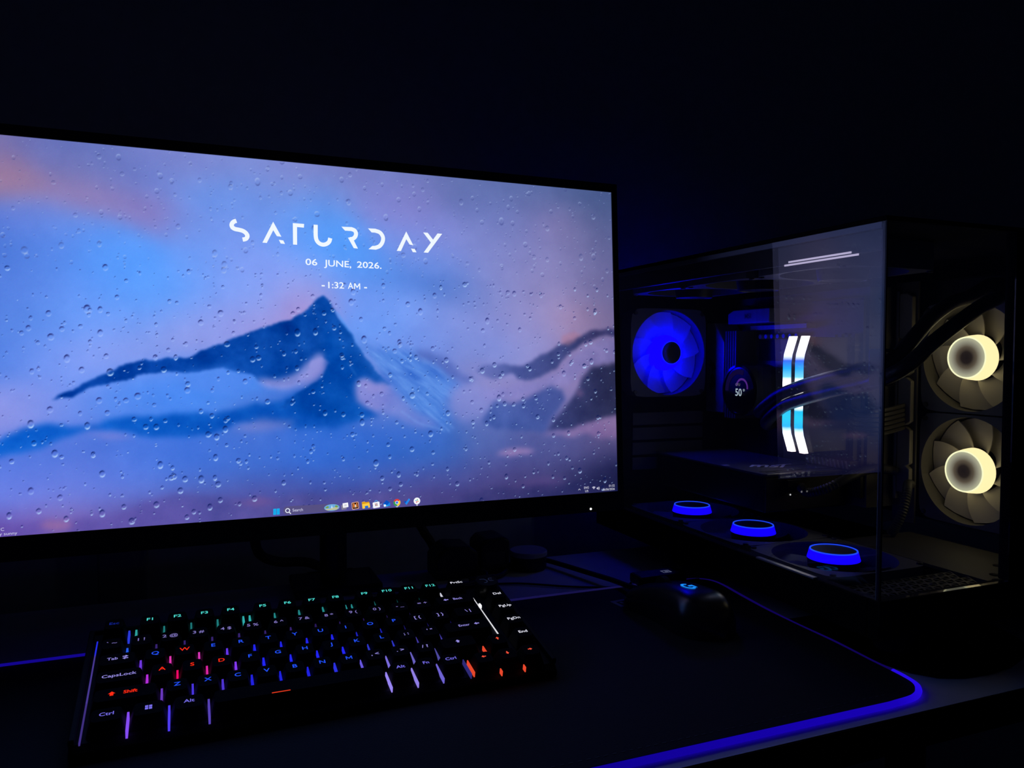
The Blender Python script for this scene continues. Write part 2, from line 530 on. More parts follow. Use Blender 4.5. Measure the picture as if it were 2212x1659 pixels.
# ---- the picture on the display: colours over a fine grid, in millimetres from the display's centre
NX, NY = 880, 495
gx = np.linspace(-SW / 2, SW / 2, NX) * 1000
gy = np.linspace(SH / 2, -SH / 2, NY) * 1000
SKY = [  # (place on the display), colour
    ((-258.6, 147.8), (128, 112, 170)), ((-254.2, 128.7), (158, 118, 158)), ((-229.6, 148.4), (104, 112, 186)), ((-226.6, 136.8), (118, 116, 186)), ((-194.7, 143.6), (108, 116, 188)),
    ((-242.2, 117.3), (165, 122, 158)), ((-258.9, 114.1), (165, 120, 150)), ((-217.4, 113.3), (156, 124, 176)), ((-191.8, 108.1), (156, 124, 180)), ((-165.3, 104.2), (148, 124, 190)), ((-151.8, 98.8), (144, 126, 198)),
    ((-214.1, 128.9), (120, 116, 180)), ((-181.7, 128.2), (116, 122, 196)), ((-154.9, 123.1), (118, 132, 214)), ((-131.0, 94.5), (128, 138, 218)),
    ((-147.8, 144.6), (122, 126, 200)), ((-112.6, 145.4), (128, 132, 204)), ((-72.2, 144.2), (128, 136, 208)), ((-41.6, 143.1), (134, 132, 200)), ((-1.7, 142.6), (124, 122, 188)),
    ((40.1, 143.4), (118, 122, 190)), ((83.9, 143.8), (108, 114, 178)), ((134.5, 144.7), (98, 108, 168)), ((182.9, 146.0), (94, 106, 164)), ((228.7, 148.0), (84, 96, 150)), ((266.8, 148.3), (68, 82, 130)),
    ((-242.3, 97.6), (112, 128, 214)), ((-257.5, 89.4), (96, 122, 216)), ((-223.9, 88.2), (104, 136, 228)), ((-254.7, 64.8), (78, 116, 212)), ((-230.3, 66.1), (92, 134, 232)), ((-195.2, 82.8), (94, 146, 244)), ((-175.6, 76.6), (94, 150, 246)),
    ((-254.9, 36.5), (86, 122, 220)), ((-230.5, 37.4), (104, 142, 238)), ((-198.8, 49.5), (96, 150, 248)), ((-165.8, 58.4), (92, 156, 255)), ((-138.7, 36.9), (94, 156, 252)), ((-166.1, 32.2), (96, 154, 250)), ((-182.4, 61.3), (92, 154, 252)),
    ((-120.8, 64.4), (112, 156, 248)), ((-124.1, 87.3), (116, 150, 240)), ((-116.6, 114.8), (112, 148, 234)), ((-87.4, 121.1), (114, 148, 234)), ((-57.3, 123.6), (124, 148, 228)), ((-95.1, 97.0), (124, 148, 234)), ((-88.2, 66.0), (136, 154, 240)),
    ((-50.1, 92.0), (116, 156, 246)), ((-62.1, 51.4), (140, 158, 244)), ((-106.7, 41.9), (134, 160, 248)), ((-73.8, 31.2), (132, 164, 250)), ((-103.5, 14.8), (146, 152, 234)), ((-74.0, 15.4), (166, 148, 218)), ((-43.3, 26.1), (182, 142, 206)), ((-31.3, 40.5), (160, 150, 220)),
    ((-131.9, 18.1), (140, 160, 244)), ((-125.1, -0.9), (156, 154, 228)), ((-156.4, -12.5), (150, 156, 234)), ((-166.3, 9.8), (124, 158, 248)), ((-199.1, 12.9), (112, 154, 248)), ((-186.4, -12.6), (142, 156, 240)), ((-224.5, 12.4), (104, 148, 242)), ((-249.1, 8.4), (92, 130, 226)),
    ((-255.4, -19.9), (80, 122, 222)), ((-237.2, -23.5), (124, 152, 246)), ((-212.2, -19.9), (136, 156, 244)), ((-243.5, -48.3), (146, 152, 238)), ((-255.7, -62.1), (156, 150, 228)), ((-225.1, -55.8), (130, 148, 238)), ((-199.8, -52.7), (104, 142, 240)), ((-166.9, -46.0), (80, 138, 244)), ((-139.5, -38.9), (72, 132, 240)),
    ((-111.5, -46.9), (80, 138, 240)), ((-173.7, -57.0), (92, 138, 236)),
    ((-18.1, 126.8), (108, 146, 230)), ((-22.4, 106.0), (94, 152, 244)), ((-10.8, 82.2), (82, 154, 250)), ((17.8, 71.3), (86, 152, 250)), ((31.3, 126.6), (132, 134, 214)), ((56.9, 120.2), (138, 128, 204)), ((65.9, 133.7), (128, 122, 194)), ((47.7, 89.8), (126, 142, 226)), ((83.0, 100.5), (136, 136, 214)),
    ((64.8, 73.7), (122, 146, 232)), ((91.5, 75.0), (130, 146, 228)), ((-27.1, 56.9), (132, 158, 244)), ((5.1, 56.2), (100, 148, 240)), ((34.3, 55.3), (84, 132, 224)), ((64.5, 58.7), (80, 122, 212)), ((91.1, 53.3), (82, 118, 204)), ((113.7, 45.4), (104, 126, 206)), ((137.0, 41.8), (138, 138, 206)),
    ((13.0, 37.9), (122, 150, 240)), ((46.7, 34.7), (124, 154, 242)), ((29.3, 13.3), (112, 154, 246)), ((63.9, 22.4), (124, 154, 240)), ((90.4, 18.7), (138, 146, 222)), ((72.2, -3.1), (116, 142, 230)), ((54.4, -20.1), (118, 144, 232)),
    ((128.9, 103.4), (134, 136, 206)), ((128.3, 72.4), (138, 140, 210)), ((134.1, 126.0), (116, 122, 190)), ((167.6, 119.4), (116, 118, 182)), ((187.6, 134.6), (108, 110, 168)), ((202.3, 117.3), (138, 122, 178)), ((227.9, 114.4), (128, 116, 168)), ((254.3, 120.8), (92, 96, 146)), ((264.3, 93.1), (98, 96, 146)),
    ((166.9, 87.8), (134, 130, 194)), ((206.5, 80.7), (140, 128, 184)), ((242.8, 82.5), (124, 114, 166)), ((166.1, 51.7), (144, 134, 194)), ((205.8, 48.5), (148, 132, 186)), ((247.2, 49.9), (130, 116, 166)), ((263.3, 55.2), (112, 102, 152)),
    ((136.3, 6.3), (136, 140, 214)), ((165.3, 15.7), (146, 138, 202)), ((195.0, 20.8), (154, 138, 194)), ((220.4, 21.3), (176, 136, 176)), ((246.5, 21.8), (148, 120, 162)), ((262.5, 22.1), (116, 100, 146)), ((179.6, -2.1), (150, 142, 206)), ((145.3, -15.8), (124, 136, 216)), ((117.4, -2.7), (136, 146, 222)),
    ((98.7, -20.2), (118, 128, 204)), ((121.5, -29.0), (140, 136, 202)), ((159.6, -20.2), (150, 144, 208)), ((107.3, -46.3), (142, 142, 214)), ((135.3, -42.3), (152, 136, 196)), ((116.1, -63.9), (134, 132, 204)), ((89.0, -54.6), (106, 132, 216)), ((168.6, -51.6), (142, 126, 188)), ((208.7, -43.2), (146, 124, 180)), ((193.2, -56.6), (134, 122, 180)), ((256.3, -10.9), (134, 114, 164)), ((224.5, -24.9), (148, 124, 178)),
    ((19.8, -53.3), (112, 132, 222)), ((11.7, -40.8), (146, 136, 210)), ((32.2, -61.9), (96, 118, 204)), ((62.1, -71.1), (84, 118, 206)), ((125.1, -81.6), (92, 106, 178)), ((88.4, -84.7), (54, 100, 190)),
    ((-255.9, -97.1), (94, 122, 226)), ((-231.6, -91.3), (92, 122, 226)), ((-200.1, -85.5), (94, 118, 218)), ((-167.4, -90.6), (72, 116, 222)), ((-133.2, -88.3), (60, 108, 216)), ((-104.8, -85.6), (64, 112, 214)), ((-82.7, -74.8), (92, 116, 206)), ((-60.3, -83.4), (54, 104, 206)), ((-21.5, -88.9), (34, 98, 204)), ((19.1, -94.7), (40, 96, 198)),
    ((53.0, -96.1), (40, 94, 190)), ((83.5, -105.9), (56, 96, 184)), ((129.3, -103.7), (92, 104, 176)), ((176.9, -119.3), (82, 84, 150)), ((222.6, -103.2), (86, 84, 146)), ((253.7, -113.9), (62, 58, 108)), ((192.5, -88.3), (88, 92, 158)), ((259.6, -90.7), (112, 92, 140)),
    ((-250.1, -118.5), (116, 126, 226)), ((-216.2, -113.5), (112, 126, 224)), ((-180.8, -112.0), (96, 122, 224)), ((-147.3, -110.2), (84, 120, 222)), ((-108.6, -108.5), (74, 114, 216)), ((-72.0, -110.5), (66, 108, 208)), ((-29.7, -108.7), (60, 108, 214)), ((10.5, -114.9), (66, 104, 202)), ((52.5, -121.3), (72, 98, 188)), ((96.6, -128.1), (78, 92, 172)), ((142.8, -130.8), (86, 80, 148)), ((176.5, -137.2), (76, 62, 118)), ((211.5, -139.3), (50, 46, 96)), ((247.6, -146.1), (28, 30, 72)), ((266.3, -142.6), (24, 24, 62)), ((258.7, -128.1), (40, 40, 86)),
    ((-250.2, -136.1), (122, 122, 216)), ((-222.7, -132.8), (126, 126, 218)), ((-190.8, -129.7), (120, 126, 220)), ((-157.7, -128.2), (104, 116, 206)), ((-123.1, -126.8), (86, 104, 192)), ((-90.7, -126.9), (84, 100, 186)), ((-53.3, -127.3), (78, 96, 186)), ((-14.1, -129.8), (70, 92, 182)), ((26.8, -132.3), (72, 84, 166)), ((69.7, -135.0), (78, 74, 146)), ((114.5, -142.2), (74, 60, 120)), ((156.9, -144.9), (58, 46, 98)),
    ((-256.3, -148.9), (98, 60, 150)), ((-244.3, -145.3), (118, 88, 176)), ((-229.0, -144.8), (140, 98, 168)), ((-207.0, -144.8), (128, 100, 176)), ((-181.1, -141.3), (104, 88, 164)), ((-168.0, -147.9), (96, 78, 160)), ((-140.7, -140.6), (92, 78, 156)), ((-109.1, -141.1), (92, 76, 150)), ((-76.1, -137.6), (92, 74, 148)), ((-91.1, -150.1), (84, 74, 158)), ((-45.8, -139.7), (72, 66, 138)), ((-6.3, -144.5), (66, 58, 128)), ((39.3, -143.5), (80, 62, 128)), ((78.3, -146.2), (70, 54, 116)), ((-200.7, -152.5), (106, 82, 172)), ((-133.9, -152.5), (92, 82, 172)),
]
P_ = np.array([p for p, c in SKY], float)
K_ = np.array([c for p, c in SKY], float)
lx = np.linspace(gx[0], gx[-1], 177)
ly = np.linspace(gy[0], gy[-1], 100)
LX, LY = np.meshgrid(lx, ly)
# each colour spreads as far as its neighbours are away
dd = np.sqrt(((P_[:, None] - P_[None]) ** 2).sum(-1))
sg = np.sort(dd, 1)[:, 1:4].mean(1) * 0.62 + 2.0
D2 = ((LX[..., None] - P_[:, 0]) ** 2 + ((LY[..., None] - P_[:, 1]) * 1.35) ** 2)
Wt = np.exp(-D2 / (2 * sg ** 2)) + 1e-9 / (1 + D2)
low = (Wt @ K_) / Wt.sum(-1, keepdims=True)


def upsample(a, nx=NX, ny=NY):
    h, wd = a.shape[:2]
    yy = np.linspace(0, h - 1, ny)
    xx = np.linspace(0, wd - 1, nx)
    y0_, x0_ = np.minimum(yy.astype(int), h - 2), np.minimum(xx.astype(int), wd - 2)
    fy, fx = (yy - y0_)[:, None], (xx - x0_)[None]
    if a.ndim == 3:
        fy, fx = fy[..., None], fx[..., None]
    A = a[y0_][:, x0_]
    B = a[y0_][:, x0_ + 1]
    Cc = a[y0_ + 1][:, x0_]
    D = a[y0_ + 1][:, x0_ + 1]
    return (A * (1 - fx) + B * fx) * (1 - fy) + (Cc * (1 - fx) + D * fx) * fy


def fbm(seed, base=(6, 10), octs=5, gain=0.55):
    r = np.random.default_rng(seed)
    out_ = np.zeros((NY, NX))
    amp, tot = 1.0, 0.0
    for k in range(octs):
        n = r.standard_normal((base[0] * 2 ** k + 2, base[1] * 2 ** k + 2))
        out_ += amp * upsample(n)
        tot += amp
        amp *= gain
    return out_ / tot


def blur(a, mm):
    k = max(1, int(round(mm / (gx[1] - gx[0]))))
    for _ in range(3):
        for ax in (0, 1):
            pd = [(k, k) if i == ax else (0, 0) for i in range(2)]
            c = np.cumsum(np.pad(a, pd, 'edge'), ax)
            c = np.insert(c, 0, 0, ax)
            n = 2 * k + 1
            a = (np.take(c, range(n, c.shape[ax]), ax) - np.take(c, range(0, c.shape[ax] - n), ax)) / n
    return a


GX, GY = np.meshgrid(gx, gy)
wob1, wob2 = fbm(3, (9, 16), 6, 0.66), fbm(4, (9, 16), 6, 0.66)


def polymask(pts, soft, wob=2.0):
    X, Y = GX + wob1 * wob * 1.6, GY + wob2 * wob * 1.6
    ins = np.zeros(X.shape, bool)
    n = len(pts)
    for i in range(n):
        ax, ay = pts[i]
        bx, by = pts[(i + 1) % n]
        if ay == by:
            continue
        cond = ((ay > Y) != (by > Y)) & (X < (bx - ax) * (Y - ay) / (by - ay) + ax)
        ins ^= cond
    return blur(ins.astype(float), soft)


img = upsample(low)
img += fbm(5, (4, 7), 5)[..., None] * np.array([5.0, 4.0, 4.0])


def over(mask, col, a=1.0):
    global img
    mk = (mask * a)[..., None]
    c = np.array(col, float)
    img = img * (1 - mk) + c * mk


tex = fbm(8, (14, 26), 5)
tex2 = fbm(9, (20, 34), 4)
# lower ridge on the far side
ridge2 = [(-279.4, -84.9), (-261.8, -78.0), (-243.7, -71.6), (-228.3, -67.9), (-199.9, -69.5), (-167.1, -63.8), (-139.8, -61.6), (-111.6, -60.0), (-82.4, -56.0), (-59.8, -54.2), (-36.5, -43.4), (-20.6, -33.1), (3.7, -28.3), (15.8, -42.9), (19.7, -61.6), (27.9, -72.2), (-5.2, -77.3), (-44.8, -78.0),
          (-75.2, -71.9), (-97.3, -72.4), (-119.0, -80.5), (-140.1, -82.7), (-163.9, -79.6), (-183.8, -75.9), (-203.2, -74.5), (-219.1, -78.9), (-234.6, -86.2), (-252.9, -88.9), (-279.4, -90.8)]
mk = polymask(ridge2, 2.0, 3.0)
rcol = np.stack([8 + 10 * tex, 84 + 14 * tex - (GX + 100) * 0.06, 200 + 14 * tex - (GX + 200) * 0.10], -1)
over(mk, rcol, 0.95)
fog = polymask([(-279.4, -90.8), (-252.9, -87.5), (-222.2, -81.0), (-193.5, -76.6), (-157.2, -82.8), (-122.6, -84.1), (-75.2, -74.2), (-21.3, -78.8), (27.8, -76.3), (88.4, -82.5), (88.2, -97.6), (-60.6, -103.2), (-200.2, -94.5), (-279.5, -95.9)], 5, 3)
over(fog, (76, 114, 218), 0.35)
# main peak
peak = [(-18.7, 35.7), (-13.2, 30.9), (-9.3, 24.1), (-0.5, 11.1), (8.2, -2.8), (18.3, -18.0), (29.4, -31.0), (39.4, -41.9), (19.9, -49.2), (12.5, -44.1), (3.4, -48.9), (-3.1, -69.2), (-25.1, -68.6), (-44.5, -56.1), (-59.9, -59.7), (-44.4, -48.1), (-24.6, -34.2), (-18.0, -20.1), (-22.7, -15.2), (-31.4, -18.1), (-36.3, -28.1), (-47.3, -36.8), (-63.4, -39.8),
        (-74.7, -38.9), (-80.2, -32.6), (-96.8, -29.0), (-118.3, -26.9), (-134.2, -29.1), (-149.7, -27.5), (-163.4, -30.4), (-176.8, -36.2), (-191.6, -38.3), (-206.1, -43.9), (-215.6, -47.0), (-227.5, -48.6), (-215.6, -42.7), (-199.6, -35.3), (-183.3, -27.3), (-166.6, -21.5), (-149.6, -16.2), (-132.3, -15.4), (-114.6, -8.5), (-96.4, -1.4), (-74.1, 8.3), (-55.0, 15.0), (-39.5, 20.1), (-29.2, 26.8), (-23.5, 33.5)]
mk = polymask(peak, 0.9, 2.4)
pcol = np.stack([4 + 12 * tex + 8 * tex2, 68 + 16 * tex + 10 * tex2 + (GX + 60) * 0.03, 165 + 20 * tex + 12 * tex2 - np.clip(-GX - 60, 0, 400) * 0.0], -1)
over(mk, pcol, 0.97)
# fill of the big face down to the fog
face = [(-19.9, 12.4), (4.0, -11.9), (20.0, -40.9), (11.2, -71.7), (-21.2, -70.7), (-52.3, -61.9), (-36.6, -44.2), (-20.5, -28.2)]
over(polymask(face, 2.5, 2), np.stack([2 + 10 * tex, 72 + 14 * tex, 170 + 16 * tex], -1), 0.85)
# fog patches lying on the mountain
over(polymask([(-20.3, -12.0), (-24.4, -24.1), (-34.4, -34.2), (-52.0, -43.2), (-71.0, -42.9), (-76.6, -36.5), (-59.5, -32.8), (-44.1, -28.1), (-38.2, -22.1), (-28.2, -12.8)], 1.8, 2.5), (150, 146, 220), 0.85)
over(polymask([(-118.4, -28.4), (-89.5, -30.2), (-74.7, -37.7), (-89.7, -47.3), (-122.1, -45.2), (-139.5, -38.9), (-136.0, -30.6)], 2.6, 3), (84, 134, 236), 0.9)
over(polymask([(-97.4, -75.9), (-75.1, -68.8), (-44.7, -71.2), (-52.5, -77.4), (-82.7, -79.5)], 2.4, 2), (124, 128, 206), 0.7)
over(polymask([(7.6, -40.7), (20.1, -37.5), (40.2, -43.2), (40.8, -57.1), (28.0, -64.3), (11.5, -57.3)], 2.0, 2.5), (150, 138, 212), 0.75)
over(polymask([(-206.4, -77.2), (-187.0, -76.5), (-167.3, -81.7), (-190.4, -83.0)], 1.6, 2), (128, 128, 214), 0.6)
# snowy slope falling to the lower right in streaks
sl = polymask([(-16.4, 32.7), (3.1, 6.3), (23.1, -8.6), (43.8, -9.4), (60.3, -9.4), (79.3, -22.4), (106.0, -39.0), (95.8, -52.5), (88.2, -64.1), (95.2, -84.5), (80.6, -80.3), (59.2, -70.3), (43.0, -53.9), (31.8, -34.3), (11.8, -6.0), (-1.3, 11.8)], 3.4, 3.4)
s_ax = (GX * 0.80 - GY * 0.60)
c_ax = (GX * 0.60 + GY * 0.80)


def vnoise(X, Y, seed):
    t = np.random.default_rng(seed).standard_normal((128, 128))
    xi, yi = np.floor(X).astype(int), np.floor(Y).astype(int)
    fx, fy = X - xi, Y - yi
    fx, fy = fx * fx * (3 - 2 * fx), fy * fy * (3 - 2 * fy)
    g_ = lambda a, b: t[b % 128, a % 128]
    return (g_(xi, yi) * (1 - fx) + g_(xi + 1, yi) * fx) * (1 - fy) + (g_(xi, yi + 1) * (1 - fx) + g_(xi + 1, yi + 1) * fx) * fy


cw = c_ax + 2.5 * wob1
strk = 0.60 * vnoise(s_ax * 0.06, cw * 0.22, 31) + 0.26 * vnoise(s_ax * 0.10, cw * 0.7, 32) + 0.14 * vnoise(s_ax * 0.2, cw * 1.6, 33) + 0.3 * tex2
over(sl, np.stack([76 + 20 * strk, 126 + 18 * strk, 218 + 12 * strk], -1), 0.80)
over(polymask([(57.9, -9.8), (77.0, -11.6), (91.5, -19.6), (106.1, -31.4), (118.6, -36.3), (110.9, -42.1), (93.7, -33.7), (76.8, -24.2), (64.9, -19.5)], 2.2, 3), np.stack([84 + 10 * tex, 100 + 10 * tex, 182 + 10 * tex], -1), 0.75)
over(polymask([(4.9, -44.2), (11.3, -38.0), (24.9, -39.0), (36.3, -41.2), (45.4, -51.6), (54.6, -63.3), (71.0, -75.3), (87.8, -83.3), (66.1, -82.6), (47.3, -74.6), (31.3, -65.0), (17.6, -63.5), (11.0, -55.5)], 2.6, 3.2), np.stack([128 - (GX - 40) * 0.45 + 10 * tex2, 134 - (GX - 40) * 0.10 + 8 * tex2, 214 + 5 * tex2], -1), 0.80)
over(polymask([(7.9, -40.2), (15.8, -37.6), (35.2, -40.5), (33.9, -49.2), (17.9, -46.6)], 1.8, 2.5), (156, 142, 214), 0.6)
over(polymask([(-10.8, 25.7), (-5.7, 20.9), (4.2, 3.8), (16.3, -13.9), (8.2, -2.8), (-1.8, 11.1)], 0.8, 0.5), (72, 146, 240), 0.7)
STREAKS = [((57.2, -51.8), (73.6, -68.4), (93.9, -84.9), 1.5), ((64.3, -53.1), (80.8, -68.6), (97.7, -82.0), 1.0), ((32.0, -26.4), (45.7, -37.9), (64.2, -56.6), 1.5), ((47.5, -65.4), (66.2, -77.5), (89.0, -84.3), 1.2), ((23.0, -12.7), (38.9, -24.1), (55.2, -31.1), 1.4), ((52.9, -24.1), (67.1, -31.2), (86.2, -40.7), 1.2), ((0.4, -21.8), (3.6, -26.2), (8.0, -33.0), 0.8), ((62.2, -38.1), (76.4, -47.5), (88.2, -61.8), 1.2)]
for a, b, c_, wd in STREAKS:
    q = [a, b, c_]
    pts = [(p.x, p.y) for p in catmull([Vector((*t, 0)) for t in q], 8)]
    lft = [(x - wd * 0.5, y - wd * 0.6) for x, y in pts]
    over(polymask(pts + lft[::-1], 0.7, 0.8), (140, 178, 248), 0.42)
# clouds and mountains on the right
over(polymask([(93.4, -46.6), (108.4, -43.3), (126.0, -45.9), (143.9, -48.6), (135.9, -60.5), (125.4, -74.6), (107.7, -76.4), (95.5, -69.0)], 3.2, 3), (140, 138, 210), 0.55)
over(polymask([(284.5, 14.1), (269.6, 11.8), (249.2, 10.5), (233.3, 4.2), (218.3, 0.5), (207.1, -2.1), (196.5, -9.2), (182.1, -18.1), (169.1, -24.0), (157.0, -24.4), (141.9, -22.5), (126.4, -23.4), (118.7, -28.6), (131.3, -36.9), (146.8, -35.6), (158.9, -33.7), (164.5, -40.1), (178.4, -39.8), (191.0, -34.0), (202.7, -23.6), (217.4, -12.1), (234.5, -3.4), (251.9, 2.9), (284.3, 5.3)], 1.5, 2.6),
     np.stack([np.clip(84 - (GX - 110) * 0.28, 52, 96) + 10 * tex, np.clip(98 - (GX - 110) * 0.36, 50, 104) + 9 * tex, np.clip(178 - (GX - 110) * 0.60, 98, 184) + 12 * tex], -1), np.clip((GX - 95) / 70, 0.25, 0.95))
over(polymask([(212.3, 5.9), (226.3, 8.6), (234.8, 5.2), (220.4, -3.0), (210.7, -0.6)], 1.5, 2), (178, 118, 146), 0.55)
over(polymask([(284.2, 2.2), (257.7, 0.9), (237.3, -5.9), (220.1, -15.1), (204.9, -26.1), (189.2, -38.4), (167.6, -45.0), (136.2, -46.5), (120.8, -50.6), (130.9, -56.0), (146.4, -53.0), (162.0, -57.6), (178.1, -55.0), (200.1, -41.0), (216.7, -42.7), (233.9, -29.7), (248.4, -22.2), (283.6, -19.6)], 2.2, 3),
     np.stack([132 - (GX - 230) * 0.10 + 10 * tex2, 118 - (GX - 230) * 0.15 + 8 * tex2, 180 - (GX - 230) * 0.25 + 8 * tex2], -1), 0.80)
over(polymask([(133.9, -59.5), (139.1, -54.8), (146.4, -55.4), (157.2, -60.0), (170.5, -59.7), (184.0, -52.6), (200.1, -41.0), (213.8, -47.1), (216.3, -57.2), (202.1, -74.3), (188.1, -88.7), (161.4, -86.8), (140.6, -83.4), (124.0, -78.1), (131.1, -68.0)], 2.0, 3),
     np.stack([66 + 9 * tex, 86 + 9 * tex - (GX - 150) * 0.10, 162 + 10 * tex - (GX - 150) * 0.20], -1), 0.88)
over(polymask([(283.6, -20.7), (260.0, -21.7), (246.6, -24.7), (237.2, -34.3), (228.9, -48.9), (216.2, -64.2), (200.3, -81.2), (190.8, -89.3), (221.2, -88.9), (241.1, -84.0), (255.7, -78.4), (282.3, -72.4)], 1.8, 2.6),
     np.stack([np.clip(52 - (GX - 210) * 0.25, 30, 56) + 8 * tex, np.clip(56 - (GX - 210) * 0.30, 32, 62) + 8 * tex, np.clip(108 - (GX - 210) * 0.6, 70, 116) + 10 * tex], -1), 0.95)
over(polymask([(227.7, -49.9), (233.5, -46.2), (237.6, -52.5), (230.4, -57.0)], 1.8, 2), (118, 84, 132), 0.6)
over(polymask([(182.6, -92.5), (212.8, -90.1), (238.3, -83.4), (264.4, -76.6), (282.2, -74.0), (281.6, -97.2), (255.1, -98.7), (235.1, -95.4), (212.6, -95.6)], 2.0, 2.6), np.stack([146 - (GX - 200) * 0.12 + 8 * tex2, 116 - (GX - 200) * 0.18 + 8 * tex2, 172 - (GX - 200) * 0.25 + 6 * tex2], -1), 0.85)
over(polymask([(138.0, -109.0), (147.9, -105.2), (163.7, -103.4), (180.9, -106.6), (171.5, -110.1), (153.0, -111.7)], 1.8, 1.6), (162, 126, 182), 0.85)
over(polymask([(144.4, -145.4), (162.9, -137.4), (187.0, -135.0), (214.4, -137.6), (197.7, -144.7), (170.6, -148.1)], 2.8, 2.6), (98, 72, 134), 0.6)
# foreground bank along the bottom
bank = [(-279.8, -147.6), (-262.3, -145.6), (-244.3, -142.9), (-222.7, -143.2), (-200.6, -142.7), (-181.1, -139.5), (-161.1, -134.7), (-133.7, -132.1), (-105.4, -133.3), (-76.1, -136.8), (-45.7, -134.2), (-14.3, -138.7), (18.4, -137.6), (52.2, -139.8), (105.3, -143.3), (161.8, -140.8), (285.3, -143.7), (284.3, -181.5), (-280.0, -171.6)]
mk = polymask(bank, 2.6, 2.6)
bcol = np.stack([90 + 14 * tex + np.clip(-GX - 120, 0, 200) * 0.12 - np.clip(GX, 0, 300) * 0.24, 80 + 8 * tex - np.clip(GX, 0, 300) * 0.19, 152 + 10 * tex + np.clip(-GX - 60, 0, 200) * 0.10 - np.clip(GX, 0, 300) * 0.28], -1)
over(mk, bcol, 0.7)
over(polymask([(-235.2, -147.8), (-230.5, -142.5), (-216.5, -143.6), (-213.4, -148.9), (-224.4, -151.6)], 2, 1.5), (172, 112, 160), 0.6)
over(polymask([(-98.2, -136.1), (-76.0, -133.7), (-61.0, -137.9), (-76.1, -141.5)], 2, 2), (120, 82, 146), 0.6)

# rain on the pane in the picture: each drop shows the view upside down, dark above and bright below
H_, W_ = img.shape[:2]
step = gx[1] - gx[0]
rd = random.Random(5)
drops = []
for i in range(1900):
    cx = rd.uniform(gx[0], gx[-1])
    cy = rd.uniform(gy[-1], gy[0])
    r = 0.42 + 0.55 * rd.random() + (1.7 * rd.random() ** 1.8 if rd.random() < 0.36 else 0)
    drops.append((cx, cy, r, r * rd.uniform(0.95, 1.5)))
for i in range(26):   # runs of drops below one another
    cx = rd.uniform(gx[0], gx[-1])
    cy = rd.uniform(-90, 130)
    for k in range(rd.randint(3, 7)):
        r = rd.uniform(0.4, 1.3)
        drops.append((cx + rd.uniform(-0.6, 0.6), cy - k * rd.uniform(3, 6), r, r * rd.uniform(1.0, 1.6)))
for p, r in (((-130.9, -44.0), 2.3), ((-187.2, -28.8), 2.6), ((-148.4, -26.8), 2.2), ((-154.4, -17.0), 2.0), ((-79.7, -18.5), 2.2), ((-85.9, -37.2), 2.0), ((-19.7, 22.2), 1.9), ((-11.1, 9.3), 1.9), ((-4.3, -16.8), 2.0), ((-130.5, -39.0), 2.0), ((-154.4, -73.2), 2.1), ((-162.1, -72.9), 2.0), ((-112.4, -65.4), 1.8), ((-189.5, -61.0), 1.9),
             ((-173.0, -147.8), 2.3), ((-155.0, -135.9), 2.2), ((-79.8, -136.2), 2.2), ((-132.5, -147.7), 1.8), ((-106.8, -135.5), 2.0), ((-178.5, -136.0), 1.8), ((-236.9, -135.0), 1.9), ((-4.3, -67.1), 1.9), ((12.1, -68.0), 2.0), ((38.3, -32.7), 1.8), ((168.5, -57.0), 1.8), ((182.3, -56.4), 1.8), ((176.5, -27.9), 1.8), ((158.7, -105.4), 1.8), ((116.8, -77.8), 1.8), ((125.4, -66.7), 1.9),
             ((100.1, -134.7), 2.0), ((46.3, -131.9), 1.8), ((29.4, -125.4), 1.9), ((166.7, -141.1), 1.6), ((239.8, -38.0), 1.8), ((78.7, -8.6), 1.9), ((12.7, 17.1), 1.8), ((-227.8, -1.3), 2.4), ((-120.0, 11.8), 2.2), ((-104.5, 19.8), 2.4), ((-228.8, -57.5), 2.2), ((-133.5, -116.6), 2.2), ((-143.9, -114.9), 2.0), ((-137.1, -125.8), 2.2), ((-222.6, -125.7), 2.0)):
    drops.append((*p, r, r * 1.15))
for cx, cy, rx, ry in drops:
    i0, i1 = int((cx - rx * 1.2 - gx[0]) / step), int((cx + rx * 1.2 - gx[0]) / step) + 2
    j0, j1 = int((gy[0] - cy - ry * 1.2) / step), int((gy[0] - cy + ry * 1.2) / step) + 2
    i0, j0, i1, j1 = max(i0, 0), max(j0, 0), min(i1, W_), min(j1, H_)
    if i1 <= i0 or j1 <= j0:
        continue
    X = (GX[j0:j1, i0:i1] - cx) / rx
    Y = (cy - GY[j0:j1, i0:i1]) / ry          # + downwards
    rho = np.sqrt(X * X + Y * Y)
    rim = np.clip((1.10 - rho) / 0.16, 0, 1) * np.clip((rho - 0.35) / 0.4, 0.12, 1)
    sub = img[j0:j1, i0:i1]
    lum = sub.mean()
    if cy > 55:       # high on the pane: pale frosted drops
        hi, lo, kh, kl = (186, 196, 238), (62, 68, 132), 0.50, 0.50
    elif lum > 150:
        hi, lo, kh, kl = (186, 200, 255), (34, 36, 108), 0.50, 0.88
    else:
        hi, lo, kh, kl = (190, 212, 255), (6, 20, 84), 0.92, 0.75
    top = np.clip(-Y * 1.2 - X * 0.35, 0, 1) * rim * kl
    bot = np.clip(Y * 1.2 + X * 0.25, 0, 1) * rim * kh
    if rx < 0.85:
        top *= 0.9
        bot *= 0.8
    if cy > 55 and rd.random() < 0.6:
        top, bot = bot, top
    sub = sub * (1 - top[..., None]) + np.array(lo, float) * top[..., None]
    sub = sub * (1 - bot[..., None]) + np.array(hi, float) * bot[..., None]
    img[j0:j1, i0:i1] = sub
img *= np.array([0.955, 1.015, 1.01])
img += (fbm(21, (26, 46), 5, 0.6) * 3.0)[..., None]
img += rng.standard_normal(img.shape) * 1.2
s_ = np.clip(img, 0, 255) / 255.0
